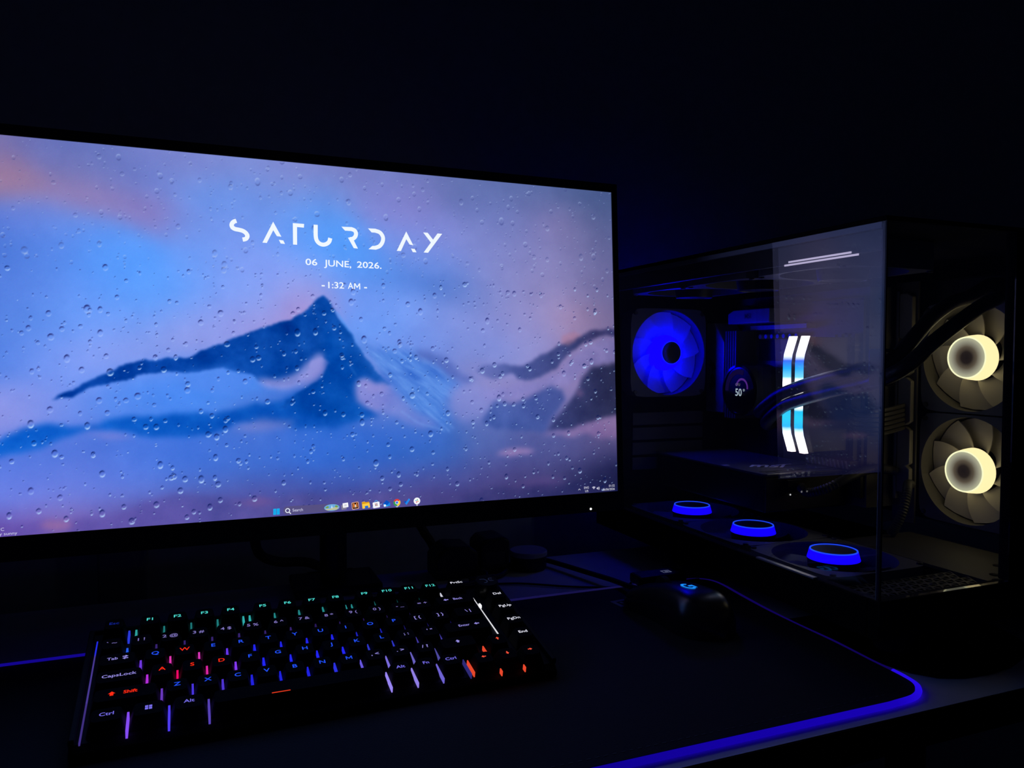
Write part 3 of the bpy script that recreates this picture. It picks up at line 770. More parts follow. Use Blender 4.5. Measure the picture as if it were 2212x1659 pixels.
linp = np.where(s_ <= 0.04045, s_ / 12.92, ((s_ + 0.055) / 1.055) ** 2.4)

me = bpy.data.meshes.new('display_panel')
co = np.zeros((NY, NX, 3), np.float32)
co[..., 0] = GX / 1000
co[..., 2] = GY / 1000
me.vertices.add(NX * NY)
me.vertices.foreach_set('co', co.ravel())
idx = np.arange(NX * NY, dtype=np.int32).reshape(NY, NX)
q = np.stack([idx[1:, :-1], idx[1:, 1:], idx[:-1, 1:], idx[:-1, :-1]], -1).reshape(-1)
nq = (NX - 1) * (NY - 1)
me.loops.add(nq * 4)
me.loops.foreach_set('vertex_index', q)
me.polygons.add(nq)
me.polygons.foreach_set('loop_start', np.arange(0, nq * 4, 4, dtype=np.int32))
at_ = me.color_attributes.new('picture', 'FLOAT_COLOR', 'POINT')
at_.data.foreach_set('color', np.concatenate([linp, np.ones((NY, NX, 1))], -1).astype(np.float32).ravel())
me.update()
mt = bpy.data.materials.new('lit_display')
mt.use_nodes = True
nt = mt.node_tree
nt.nodes.remove(nt.nodes['Principled BSDF'])
an = nt.nodes.new('ShaderNodeAttribute')
an.attribute_name = 'picture'
en = nt.nodes.new('ShaderNodeEmission')
nt.links.new(an.outputs['Color'], en.inputs[0])
nt.links.new(en.outputs[0], nt.nodes['Material Output'].inputs[0])
mt.cycles.emission_sampling = 'NONE'
me.materials.append(mt)
disp = obj('display_panel', me, mon)
disp.location = (0, 0, 0)

# ---- what is written on the display: flat lit shapes a hair in front of it
YS = -0.0003


def flat(mb, pts, mi=0, y=YS):
    n = len(pts)
    mb.add([(x / 1000, y, z / 1000) for x, z in pts], [tuple(range(n))], mi)


def ribbon(mb, pts, wd, mi=0, k=6):
    P = [Vector((x, z, 0)) for x, z in pts]
    P = catmull(P, k) if k else P
    Lf, Rt = [], []
    for i, p in enumerate(P):
        d = (P[min(i + 1, len(P) - 1)] - P[max(i - 1, 0)]).normalized()
        n = Vector((-d.y, d.x, 0)) * wd / 2
        Lf.append(p + n)
        Rt.append(p - n)
    for i in range(len(P) - 1):
        flat(mb, [(v.x, v.y) for v in (Lf[i], Rt[i], Rt[i + 1], Lf[i + 1])], mi)


def disc(mb, c, r, mi=0, n=20, y=YS, rz=None):
    flat(mb, [(c[0] + r * math.cos(2 * PI * i / n), c[1] + (rz or r) * math.sin(2 * PI * i / n)) for i in range(n)], mi, y)


def ring(mb, c, r0, r1, mi=0, n=24, a0=0.0, a1=2 * PI, y=YS):
    for i in range(n):
        t0, t1 = a0 + (a1 - a0) * i / n, a0 + (a1 - a0) * (i + 1) / n
        flat(mb, [(c[0] + r * math.cos(t), c[1] + r * math.sin(t)) for r, t in ((r0, t0), (r1, t0), (r1, t1), (r0, t1))], mi, y)


def scr_text(mb, s, a, b, h, bold=0.015, mi=0):
    """Lettering on the display from baseline start a to baseline end b, cap height h (mm)."""
    d = Vector((b[0] - a[0], b[1] - a[1]))
    n = Vector((-d.y, d.x)).normalized()
    e = d.normalized()
    text_into(mb, s, lambda p, q: ((a[0] + e.x * p + n.x * q) / 1000, YS, (a[1] + e.y * p + n.y * q) / 1000), w=d.length, h=h, bold=bold, mi=mi)


E_white = emat('display_white', (240, 248, 255), 1.0)
E_soft = emat('display_soft_white', (205, 205, 235), 1.0)
WD = 3.55
let = []
mb = MB(); ribbon(mb, [(-91.15, 98.37), (-92.95, 97.67), (-94.40, 96.24), (-94.97, 94.29), (-94.10, 92.34), (-92.14, 91.32), (-89.09, 90.85), (-86.21, 90.17), (-83.88, 88.68), (-82.55, 86.46), (-83.03, 84.41), (-84.31, 83.28), (-86.40, 82.77)], WD, k=4); let.append(mb)
mb = MB(); flat(mb, [(-61.41, 99.64), (-70.47, 81.10), (-66.87, 81.02), (-61.43, 92.24)]); flat(mb, [(-61.41, 99.64), (-61.43, 92.24), (-58.52, 87.36), (-54.78, 87.10)]); flat(mb, [(-56.97, 84.33), (-53.23, 83.96), (-51.86, 81.01), (-55.43, 81.20)]); let.append(mb)
mb = MB(); flat(mb, [(-45.08, 99.58), (-41.56, 99.53), (-41.74, 80.90), (-45.16, 80.91)]); flat(mb, [(-41.56, 99.53), (-35.55, 99.44), (-35.79, 96.16), (-41.61, 96.37)]); let.append(mb)
mb = MB(); ribbon(mb, [(-25.72, 99.41), (-25.79, 94.63), (-25.78, 89.17), (-24.96, 85.64), (-22.77, 83.18), (-19.67, 82.26), (-16.53, 83.14), (-14.24, 85.27), (-13.30, 88.43)], WD, k=4); let.append(mb)
mb = MB(); flat(mb, [(-3.35, 99.19), (6.14, 99.42), (6.08, 95.87), (-0.32, 95.87)]); ribbon(mb, [(5.71, 97.57), (8.31, 96.52), (9.47, 93.96), (8.72, 91.08), (6.58, 89.12), (3.96, 88.56)], WD, k=4); flat(mb, [(2.18, 89.87), (6.29, 89.81), (10.96, 80.47), (7.24, 80.66)]); let.append(mb)
mb = MB(); flat(mb, [(20.31, 99.23), (27.28, 99.38), (27.21, 95.79), (23.52, 95.76)]); ribbon(mb, [(26.63, 97.59), (31.13, 96.14), (33.75, 92.20), (33.26, 87.65), (30.51, 83.80), (26.57, 82.04)], WD, k=4); flat(mb, [(23.93, 83.63), (27.21, 83.92), (27.15, 80.34), (20.40, 80.48)]); let.append(mb)
mb = MB(); flat(mb, [(55.45, 98.71), (46.26, 80.34), (50.15, 80.35), (55.42, 91.54)]); flat(mb, [(55.45, 98.71), (55.42, 91.54), (58.41, 86.83), (61.82, 86.40)]); flat(mb, [(59.63, 83.25), (63.25, 83.04), (64.80, 79.99), (61.27, 80.01)]); let.append(mb)
mb = MB(); flat(mb, [(71.49, 98.79), (75.81, 98.75), (81.12, 92.34), (79.10, 89.27)]); flat(mb, [(85.28, 98.71), (89.78, 98.68), (75.78, 80.15), (71.57, 80.25)]); let.append(mb)
for mb in let:
    mb.build('clock_letter', E_white, disp)
mb = MB(); scr_text(mb, '06', (-34.94, 63.71), (-24.82, 63.59), 5.6, 0.012); scr_text(mb, 'JUNE,', (-18.99, 63.47), (4.74, 63.16), 5.6, 0.012); scr_text(mb, '2026.', (9.87, 63.39), (32.01, 63.28), 5.6, 0.012)
mb.build('date_line', E_white, disp)
mb = MB(); scr_text(mb, '-', (-21.43, 44.17), (-18.70, 44.16), 5.6, 0.03); scr_text(mb, '1:32', (-15.67, 44.07), (-1.96, 44.16), 5.6, 0.012); scr_text(mb, 'A', (1.43, 44.18), (6.33, 44.15), 5.6, 0.012); ribbon(mb, [(7.23, 43.98), (7.52, 49.34)], 0.9, k=0); ribbon(mb, [(7.52, 49.34), (9.67, 45.58)], 0.9, k=0); ribbon(mb, [(9.67, 45.58), (11.96, 49.30)], 0.9, k=0); ribbon(mb, [(11.96, 49.30), (11.97, 43.94)], 0.9, k=0); scr_text(mb, '-', (15.91, 43.77), (18.55, 43.76), 5.6, 0.03)
mb.build('time_line', E_white, disp)
# task bar
mb = MB()
for quad in (
        ((-64.81, -145.94), (-62.34, -145.91), (-62.38, -148.47), (-64.84, -148.50)),
        ((-64.84, -148.57), (-62.38, -148.54), (-62.42, -151.10), (-64.88, -151.12)),
        ((-62.00, -145.93), (-59.53, -145.90), (-59.56, -148.47), (-62.04, -148.49)),
        ((-62.04, -148.56), (-59.57, -148.54), (-59.60, -151.10), (-62.07, -151.12)),
):
    flat(mb, list(quad))
mb.build('start_icon', emat('start_cyan', (20, 170, 235), 1.0), disp)
mb = MB()
pl = [(-54.34, -144.64), (-11.83, -145.16), (-10.03, -146.31), (-9.56, -148.77), (-10.46, -150.68), (-12.30, -151.86), (-54.10, -151.81), (-55.95, -150.74), (-56.88, -148.38), (-56.15, -145.86)]
flat(mb, pl, 0, -0.0001)
sb = mb.build('search_box', emat('search_glass', (86, 80, 130), 1.0), disp)
mb = MB(); c0 = (-53.01, -148.24); ring(mb, c0, 1.35, 2.0, 0); flat(mb, [(c0[0] + 1.2, c0[1] - 1.0), (c0[0] + 2.9, c0[1] - 2.7), (c0[0] + 2.4, c0[1] - 3.2), (c0[0] + 0.8, c0[1] - 1.5)])
mb.build('search_glyph', E_white, disp)
mb = MB(); scr_text(mb, 'Search', (-49.00, -149.47), (-40.33, -149.55), 2.5, 0.005); mb.build('search_word', E_soft, disp)
mb = MB(); cc = (-15.65, -148.40)
disc(mb, cc, 6.6, 0, 24, -0.0002, 2.9)
flat(mb, [(cc[0] - 6.2, cc[1] - 0.8), (cc[0] - 4, cc[1] - 2.2), (cc[0] + 4, cc[1] - 2.2), (cc[0] + 6.2, cc[1] - 0.6), (cc[0] + 2, cc[1] + 0.2), (cc[0] - 2, cc[1] - 0.9)], 1)
flat(mb, [(cc[0] - 6.0, cc[1] + 0.2), (cc[0] - 3.6, cc[1] + 1.6), (cc[0] - 2.2, cc[1] + 0.4), (cc[0] - 4, cc[1] - 0.4)], 2)
flat(mb, [(cc[0] + 6.0, cc[1] + 0.6), (cc[0] + 3.4, cc[1] + 1.9), (cc[0] + 2.4, cc[1] + 0.6), (cc[0] + 4, cc[1] - 0.2)], 2)
flat(mb, [(cc[0] - 0.9, cc[1] - 0.8), (cc[0], cc[1] + 2.2), (cc[0] + 0.9, cc[1] - 0.8)], 3)
mb.build('search_picture', [emat('pic_sky', (110, 170, 225)), emat('pic_sand', (190, 190, 150)), emat('pic_green', (120, 160, 60)), emat('pic_pale', (190, 225, 250))], disp)


def icon(name, c, shapes, mats, ang=0.10):
    """shapes: (kind, material, data) around the icon's centre in mm."""
    mb = MB()
    ca, sa = math.cos(ang), math.sin(ang)
    for i, (k, mi, d) in enumerate(shapes):
        y = YS - 0.00002 * i
        if k == 'p':
            flat(mb, [(c[0] + a * ca - b * sa, c[1] + a * sa + b * ca) for a, b in d], mi, y)
        elif k == 'd':
            disc(mb, (c[0] + d[0] * ca - d[1] * sa, c[1] + d[0] * sa + d[1] * ca), d[2], mi, 20, y)
        elif k == 'r':
            ring(mb, (c[0] + d[0], c[1] + d[1]), d[2], d[3], mi, 14, d[4] + ang, d[5] + ang, y)
    return mb.build(name, mats, disp)


def sq(x0_, x1_, y0_, y1_, r=0.5):
    return rrect(x0_, x1_, y0_, y1_, r, 3)


eW, eG = emat('icon_white', (245, 245, 250)), emat('icon_grey', (130, 125, 150))
icon('windows_icon', (-4.29, -148.05), [('p', 1, sq(-3.2, 1.2, -2.8, 1.4, .4)), ('p', 0, sq(-1.8, 3.0, -1.2, 2.8, .4)), ('p', 2, sq(-.6, 1.6, -.2, 1.6, .2))], [eW, eG, emat('icon_pale', (215, 215, 222))])
icon('helmet_icon', (4.83, -148.19), [('p', 0, sq(-3.2, 3.2, -3.2, 3.2, 1)), ('p', 1, sq(-2.6, 2.6, -2.6, 2.6, .8)), ('p', 2, sq(-2.0, -.6, -1.6, 2.2, .3)), ('p', 3, sq(-.4, .6, -1.6, 1.0, .2)), ('p', 2, sq(.9, 1.9, -1.6, 2.2, .3))], [emat('icon_peach', (215, 160, 130)), emat('icon_dark', (35, 20, 25)), emat('icon_orange', (220, 120, 50)), emat('icon_cream', (240, 225, 200))])
icon('folder_icon', (14.28, -148.28), [('p', 0, sq(-3.4, 3.2, -2.6, 2.4, .3)), ('p', 0, sq(-3.4, -.4, 1.6, 3.2, .3)), ('p', 1, sq(-3.4, 3.4, -2.8, 1.2, .3)), ('p', 2, sq(-1.2, 1.8, -2.8, -.8, .3))], [emat('icon_gold', (225, 160, 20)), emat('icon_yellow', (255, 205, 70)), emat('icon_blue', (30, 110, 210))])
icon('shop_icon', (23.51, -148.72), [('r', 1, (0, 2.4, 1.0, 1.6, 0, PI)), ('p', 0, sq(-3.1, 3.1, -2.8, 2.4, .7)), ('p', 2, sq(-1.1, -.1, .1, 1.1, .05)), ('p', 3, sq(.1, 1.1, .1, 1.1, .05)), ('p', 3, sq(-1.1, -.1, -1.1, -.1, .05)), ('p', 2, sq(.1, 1.1, -1.1, -.1, .05))], [eW, emat('icon_sky', (70, 160, 235)), emat('icon_rust', (190, 110, 90)), emat('icon_slate', (110, 110, 140))])
icon('mail_icon', (33.01, -148.34), [('p', 0, [(-3, .6), (0, 3.2), (3, .6), (3, -2.6), (-3, -2.6)]), ('p', 1, [(-3, .6), (0, -1.4), (3, .6), (3, -2.6), (-3, -2.6)]), ('p', 2, [(-3, -2.6), (-3, -.2), (1.5, -2.6)]), ('d', 3, (-1.9, -1.5, 1.0))], [emat('mail_deep', (10, 80, 190)), emat('mail_blue', (20, 130, 230)), emat('mail_cyan', (60, 190, 250)), eW])
icon('browser_icon', (42.37, -148.10), [('r', 0, (0, 0, 1.2, 3.2, 0.5, 2.6)), ('r', 1, (0, 0, 1.2, 3.2, 2.6, 4.7)), ('r', 2, (0, 0, 1.2, 3.2, 4.7, 6.8)), ('d', 3, (0, 0, 1.6)), ('d', 4, (0, 0, 1.2))], [emat('red', (225, 60, 50)), emat('green', (50, 160, 80)), emat('amber', (250, 200, 50)), eW, emat('icon_blue2', (60, 120, 230))])
icon('tick_icon', (51.83, -148.09), [('p', 0, [(-3, .2), (-1.8, 1.4), (-.6, .2), (-.9, -2.6)]), ('p', 1, [(-2.0, -1.2), (-.9, -2.7), (3.0, 1.6), (1.9, 2.8)])], [emat('tick_deep', (10, 80, 190)), emat('tick_blue', (30, 140, 240))])
icon('chat_icon', (61.00, -147.97), [('d', 0, (0, 0, 3.1)), ('p', 1, sq(-1.7, -.2, .1, .8, .3)), ('p', 2, sq(.1, .8, .1, 1.8, .3)), ('p', 3, sq(.1, 1.7, -.8, -.1, .3)), ('p', 4, sq(-.8, -.1, -1.8, -.1, .3))], [eW, emat('chat_blue', (60, 180, 220)), emat('chat_green', (60, 170, 110)), emat('chat_gold', (230, 170, 50)), emat('chat_red', (220, 40, 90))])
for c in ((42.39, -151.73), (61.00, -151.71)):
    mb = MB()
    disc(mb, c, 0.75, 0, 10)
    mb.build('running_dot', emat('dot_pale', (190, 190, 215)), disp)
mb = MB()
a = (227.4, -148.3)
ribbon(mb, [(a[0] - 1.1, a[1] - .5), (a[0], a[1] + .7), (a[0] + 1.1, a[1] - .5)], 0.5, k=0)
scr_text(mb, 'ENG', (232.8, -148.0), (238.1, -147.9), 2.2, 0.0)
scr_text(mb, 'US', (233.8, -151.3), (237.4, -151.3), 2.1, 0.0)
c = (243.7, -149.0)
ring(mb, c, 0.0, 0.9, 0, 5, PI / 4, 3 * PI / 4)
ring(mb, c, 1.2, 1.8, 0, 6, PI / 4, 3 * PI / 4)
ring(mb, c, 2.1, 2.7, 0, 6, PI / 4, 3 * PI / 4)
c = (247.8, -148.4)
flat(mb, [(c[0] - .9, c[1] - .5), (c[0] - .9, c[1] + .5), (c[0] - .3, c[1] + .5), (c[0] + .5, c[1] + 1.4), (c[0] + .5, c[1] - 1.4), (c[0] - .3, c[1] - .5)])
ring(mb, c, 1.1, 1.5, 0, 5, -.8, .8)
ring(mb, c, 2.0, 2.4, 0, 6, -.8, .8)
scr_text(mb, '01:32', (261.0, -147.8), (267.6, -147.8), 2.2, 0.0)
scr_text(mb, '06/06/2026', (253.8, -151.2), (267.6, -151.2), 2.2, 0.0)
mb.build('tray_readout', emat('tray_white', (215, 215, 235), 1.0), disp)
mb = MB()
scr_text(mb, '28\u00b0C', (-266.4, -148.4), (-259.5, -148.1), 2.4, 0.0)
scr_text(mb, 'Partly sunny', (-269.4, -151.4), (-251.1, -151.4), 2.2, 0.0)
mb.build('weather_readout', E_soft, disp)

# ------------------------------------------------------------------ monitor arm on the rear edge of the desk
arm = tag(empty('monitor_mount', (0.130, 0.845, 0.0)), 'black pole monitor arm clamped to the desk behind the monitor', 'monitor arm')
Pa = (0.130, 0.845, 0.0)
rel(Pa, MB().box(0.085, 0.175, 0.80, 0.869, 0.0003, 0.009)).build('clamp', M_steel, arm, bevel=0.002)
rel(Pa, MB().box(0.105, 0.155, 0.8625, 0.870, -0.075, 0.009)).build('clamp_jaw', M_steel, arm)
rel(Pa, MB().lathe([(0.0145, 0.009), (0.0145, 0.345)], 24, cx=0.130, cy=0.846)).build('pole', M_steel, arm, smooth=True)
rel(Pa, MB().lathe([(0.021, 0.235), (0.021, 0.280)], 24, cx=0.130, cy=0.846)).build('collar', M_blk, arm, smooth=True)
rel(Pa, MB().tube([(0.130, 0.846, 0.262), (0.126, 0.80, 0.262), (0.121, 0.768, 0.265)], 0.013, 12, smooth=3)).build('arm_link', M_steel, arm, smooth=True)
rel(Pa, MB().box(0.069, 0.171, 0.741, 0.768, 0.215, 0.317)).build('mount_plate', M_steel, arm, bevel=0.003)

# ------------------------------------------------------------------ little things behind the monitor
tag(MB().tube([(0.045, 0.735, 0.14), (0.048, 0.84, 0.07), (0.056, 0.90, 0.028), (0.078, 0.915, 0.012), (0.122, 0.92, 0.002), (0.16, 0.93, -0.05), (0.17, 0.94, -0.35)], 0.0055, 8).build('power_cable', M_cable, smooth=True),
    'thick black cable drooping behind the monitor beside the pole', 'cable')
tag(MB().tube([(0.232, 0.735, 0.10), (0.238, 0.88, 0.055), (0.247, 0.90, 0.036), (0.262, 0.905, 0.008), (0.27, 0.905, -0.06), (0.27, 0.93, -0.35)], 0.0055, 8).build('video_cable', M_cable, smooth=True),
    'black cable slanting down behind monitor near the power bricks', 'cable')
b1 = tag(empty('power_brick', (0.262, 0.83, 0)), 'low black power brick at the rear desk edge, the farther from the case', 'power adapter', 'power bricks on the rear desk edge')
MB().prism([(-0.025, 0.0003), (0.024, 0.0003), (0.024, 0.028), (0.014, 0.036), (-0.010, 0.038), (-0.020, 0.032), (-0.025, 0.024)], -0.02, 0.022, 'y').build('housing', M_blk, b1, bevel=0.003)
MB().tube([(0.02, -0.018, 0.012), (0.03, -0.028, 0.006), (0.02, -0.04, 0.003), (-0.01, -0.05, 0.003)], 0.0022, 8).build('lead', M_cable, b1, smooth=True)
b2 = tag(empty('power_brick', (0.308, 0.835, 0)), 'taller black power brick at the rear desk edge, the nearer to the case', 'power adapter', 'power bricks on the rear desk edge')
MB().prism([(-0.018, 0.0003), (0.018, 0.0003), (0.018, 0.038), (0.012, 0.042), (-0.011, 0.041), (-0.018, 0.034)], -0.02, 0.022, 'y').build('housing', M_blk, b2, bevel=0.003)
MB().box(-0.012, 0.012, -0.0203, -0.0198, 0.012, 0.026).build('rating_sticker', mat('grey_sticker', (0.05, 0.05, 0.055), 0.6), b2)
tin = tag(empty('round_tin', (0.353, 0.825, 0)), 'small round tin with pale lid on the desk behind the mouse cable', 'tin')
MB().lathe([(0.0205, 0.0003), (0.0215, 0.002), (0.0215, 0.0165)], 32).build('tin_body', M_blk, tin, smooth=True)
MB().lathe([(0.0222, 0.0165), (0.0222, 0.0208), (0.0212, 0.022)], 32).build('tin_lid', mat('pale_lid', (0.45, 0.45, 0.46), 0.5), tin, smooth=True)

# ------------------------------------------------------------------ backlit keyboard
U = 0.01905
KT = 0.20          # tilt of the deck, raised on its feet
kb = tag(empty('keyboard', (-0.0703, 0.5317, 0.0257), (KT, 0, 0.0219)), 'compact black keyboard with coloured backlit keys on the mouse pad', 'keyboard')
PL = -0.0098       # plate level below the key tops of the front row
M_key = mat('keycap_black', (0.0035, 0.0035, 0.004), 0.75, spec=0.08, noise=0.15, scale=500)
M_body = mat('keyboard_shell', (0.006, 0.006, 0.0065), 0.6, spec=0.15)
BX0, BX1, BY0, BY1 = -0.42 * U, 16.75 * U, -0.95 * U, 5.98 * U
body = MB()
body.prism([(BY0, PL - 0.0082), (BY1, PL - 0.0115), (BY1, PL + 0.0025), (BY0 + 0.006, PL + 0.0005), (BY0, PL - 0.003)], BX0, BX1, 'x')
body.build('shell', M_body, kb, bevel=0.0015)
rim = MB()
for a in ((BX0, BX1, 5.86 * U, BY1, 0.0), (BX0, BX0 + 0.0036, BY0 + 0.004, BY1, 0.0), (BX1 - 0.0036, BX1, BY0 + 0.004, BY1, 0.0)):
    rim.box(a[0], a[1], a[2], a[3], PL + 0.0005, PL + 0.0052)
rim.build('shell_rim', M_body, kb, bevel=0.0008)
for fx in (1.2, 15.2):
    MB().prism([(5.0 * U, PL - 0.0108), (5.6 * U, PL - 0.0112), (5.5 * U + 0.003, PL - 0.0336), (5.2 * U, PL - 0.0318)], fx * U - 0.011, fx * U + 0.011, 'x').build('flip_foot', M_rubber, kb)

KCOL = {'teal': (80, 225, 215), 'num': (128, 116, 190), 'blue': (36, 84, 255), 'red': (255, 44, 22), 'vio': (120, 110, 235), 'white': (226, 226, 240),
        'lav': (150, 140, 226), 'dimb': (22, 40, 150), 'orange': (235, 60, 30), 'arrow': (255, 84, 60)}
KEYS = [('Esc', 0.5, 1, 5.3, 'dimb')]
for i, x in enumerate([1.75, 2.75, 3.75, 4.75, 6, 7, 8, 9, 10.25, 11.25, 12.25, 13.25]):
    KEYS.append(('F%d' % (i + 1), x, 1, 5.3, 'teal'))
KEYS.append(('PrtSc', 14.5, 1, 5.3, 'white'))
for i, s in enumerate(['` ~', '1 !', '2 @', '3 #', '4 $', '5 %', '6 ^', '7 &', '8 *', '9 (', '0 )', '- _', '= +']):
    KEYS.append((s, 0.5 + i, 1, 4, 'num'))
KEYS += [('\u2190 Back', 14.0, 2, 4, 'lav'), ('Del', 16, 1, 4, 'white'), ('Tab \u21c6', 0.75, 1.5, 3, 'lav')]
for i, s in enumerate('QWERTYUIOP'):
    KEYS.append((s, 2.0 + i, 1, 3, 'red' if s == 'W' else 'blue'))
KEYS += [('[ {', 12, 1, 3, 'lav'), ('] }', 13, 1, 3, 'lav'), ('\\ |', 14.25, 1.5, 3, 'lav'), ('PgUp', 16, 1, 3, 'white'), ('CapsLock', 0.875, 1.75, 2, 'lav')]
for i, s in enumerate('ASDFGHJKL'):
    KEYS.append((s, 2.25 + i, 1, 2, 'red' if s in 'ASD' else 'blue'))
KEYS += [('; :', 11.25, 1, 2, 'lav'), ("' \"", 12.25, 1, 2, 'lav'), ('Enter \u2190', 13.875, 2.25, 2, 'lav'), ('PgDn', 16, 1, 2, 'white'), ('\u21e7 Shift', 1.125, 2.25, 1, 'red')]
for i, s in enumerate('ZXCVBNM'):
    KEYS.append((s, 2.75 + i, 1, 1, 'blue'))
KEYS += [(', <', 9.75, 1, 1, 'lav'), ('. >', 10.75, 1, 1, 'lav'), ('/ ?', 11.75, 1, 1, 'lav'), ('\u21e7', 13.125, 1.75, 1, 'lav'), ('\u2191', 14.77, 1, 0.80, 'arrow'), ('End', 16, 1, 1, 'white'),
         ('Ctrl', 0.625, 1.25, 0, 'vio'), ('win', 1.875, 1.25, 0, 'vio'), ('Alt', 3.125, 1.25, 0, 'vio'), ('____', 6.875, 6.25, 0, 'orange'), ('Alt', 10.5, 1, 0, 'vio'), ('Fn', 11.5, 1, 0, 'vio'), ('Ctrl', 12.5, 1, 0, 'vio'),
         ('\u2190', 13.80, 1, -0.20, 'arrow'), ('\u2193', 14.81, 1, -0.20, 'arrow'), ('\u2192', 15.80, 1, -0.20, 'arrow')]
capmesh = {}


def sculpt(y):
    return (math.tan(0.2573 - KT)) * max(y, -0.2) * U      # taller caps toward the back rows


def arrow(mb, dx, dy, put, s=0.0018):
    px, py = -dy, dx
    pts = [(dx * s, dy * s), (px * s * .8, py * s * .8), (px * s * .28, py * s * .28), (px * s * .28 - dx * s, py * s * .28 - dy * s), (-px * s * .28 - dx * s, -py * s * .28 - dy * s), (-px * s * .28, -py * s * .28), (-px * s * .8, -py * s * .8)]
    mb.add([put(a, b) for a, b in pts], [tuple(range(7))])


for s, x, wu, y, col in KEYS:
    h = sculpt(y) - PL - 0.0012
    key = (wu, round(h, 4))
    if key not in capmesh:
        wb, db = wu * U - 0.0016, U - 0.0014
        ins = 0.0027
        mb = MB()
        zz = [0, h * 0.35, h]
        rows = []
        for t, z in zip((0, 0.30, 1.0), zz):
            rows.append([(a, b + 0.0006 * t, z) for a, b in rrect(-wb / 2 + ins * t, wb / 2 - ins * t, -db / 2 + 0.0019 * t, db / 2 - 0.0030 * t, 0.0012 + 0.0012 * t, 2)])
        n = len(rows[0])
        vs_ = sum(rows, [])
        fs = [(k * n + i, k * n + (i + 1) % n, (k + 1) * n + (i + 1) % n, (k + 1) * n + i) for k in range(2) for i in range(n)]
        fs += [tuple(2 * n + i for i in range(n)), tuple(reversed(range(n)))]
        mb.add(vs_, fs)
        capmesh[key] = mb.mesh('keycap', M_key)
    k = obj('keycap', capmesh[key], kb)
    k.location = (x * U, y * U, PL + 0.0012)
    z = h + 0.00012
    oy = 0.0006
    mb = MB()
    put = lambda a, b: (a, b + oy, z)
    if s == 'win':
        for a in (-1, 1):
            for b in (-1, 1):
                mb.box(a * 0.00115 - 0.0009, a * 0.00115 + 0.0009, oy + b * 0.00115 - 0.0009, oy + b * 0.00115 + 0.0009, z - 0.0001, z)
    elif s == '____':
        mb.box(-0.0205, -0.0085, -0.0062, -0.0054, z - 0.0001, z)
    elif s == '\u21e7':
        mb.add([put(a, b) for a, b in ((0, .002), (.0018, 0), (.0009, 0), (.0009, -.0018), (-.0009, -.0018), (-.0009, 0), (-.0018, 0))], [tuple(range(7))])
    elif s in '\u2190\u2191\u2192\u2193' and len(s) == 1:
        d = {'\u2190': (-1, 0), '\u2191': (0, 1), '\u2192': (1, 0), '\u2193': (0, -1)}[s]
        arrow(mb, d[0], d[1], put)
    elif s == '\u2190 Back':
        arrow(mb, -1, 0, lambda a, b: put(a - 0.008, b), 0.0022)
        text_into(mb, 'Back', lambda a, b: put(a + 0.0025, b), h=0.0030, bold=0.01, center=True)
    elif s == 'Enter \u2190':
        arrow(mb, -1, 0, lambda a, b: put(a + 0.008, b), 0.0022)
        text_into(mb, 'Enter', lambda a, b: put(a - 0.0025, b), h=0.0030, bold=0.01, center=True)
    elif s == '\u21e7 Shift':
        mb.add([put(a * 1.2 - 0.008, b * 1.2) for a, b in ((0, .002), (.0018, 0), (.0009, 0), (.0009, -.0018), (-.0009, -.0018), (-.0009, 0), (-.0018, 0))], [tuple(range(7))])
        text_into(mb, 'Shift', lambda a, b: put(a + 0.003, b), h=0.0034, bold=0.02, center=True)
    elif s == 'Tab \u21c6':
        text_into(mb, 'Tab', lambda a, b: put(a - 0.003, b), h=0.0031, bold=0.01, center=True)
        arrow(mb, 1, 0, lambda a, b: put(a + 0.005, b + 0.0012), 0.0018)
        arrow(mb, -1, 0, lambda a, b: put(a + 0.005, b - 0.0012), 0.0018)
    else:
        big = len(s) == 1
        hh = 0.0040 if big else (0.0037 if ' ' in s or s[0] == 'F' and s[1:].isdigit() else 0.0033)
        text_into(mb, s, lambda a, b: put(a * 1.12, b), h=hh, bold=0.012, center=True)
    mb.build('legend', emat('legend_' + col, KCOL[col], 1.0 if col not in ('dimb',) else 0.8), k)

# light shining up from the deck between the caps
SCOL = {}


def scol(rgb, st):
    key = 'glow_%d_%d_%d_%d' % (*rgb, int(st * 100))
    return emat(key, rgb, st)


stripmesh = {}


def strip(x, y, ln, rgb, st=0.6, wd=None, y_off=-0.0015, zt=None):
    """One slot of light; slots farther along the deck are narrower and lower."""
    wd = wd or (0.0013 if x < 6 else 0.0010 if x < 9 else 0.0006)
    zt = zt or (0.0060 if x < 6 else 0.0054 if x < 9 else 0.0046)
    if (ln, wd, zt) not in stripmesh:
        stripmesh[(ln, wd, zt)] = MB().box(-wd / 2, wd / 2, -ln / 2, ln / 2, 0.0006, zt).mesh('light_strip', M_blk)
    o = obj('light_strip', stripmesh[(ln, wd, zt)], kb)
    o.location = (x * U, y * U + y_off, PL)
    o.material_slots[0].link = 'OBJECT'
    o.material_slots[0].material = scol(rgb, st)
    return o


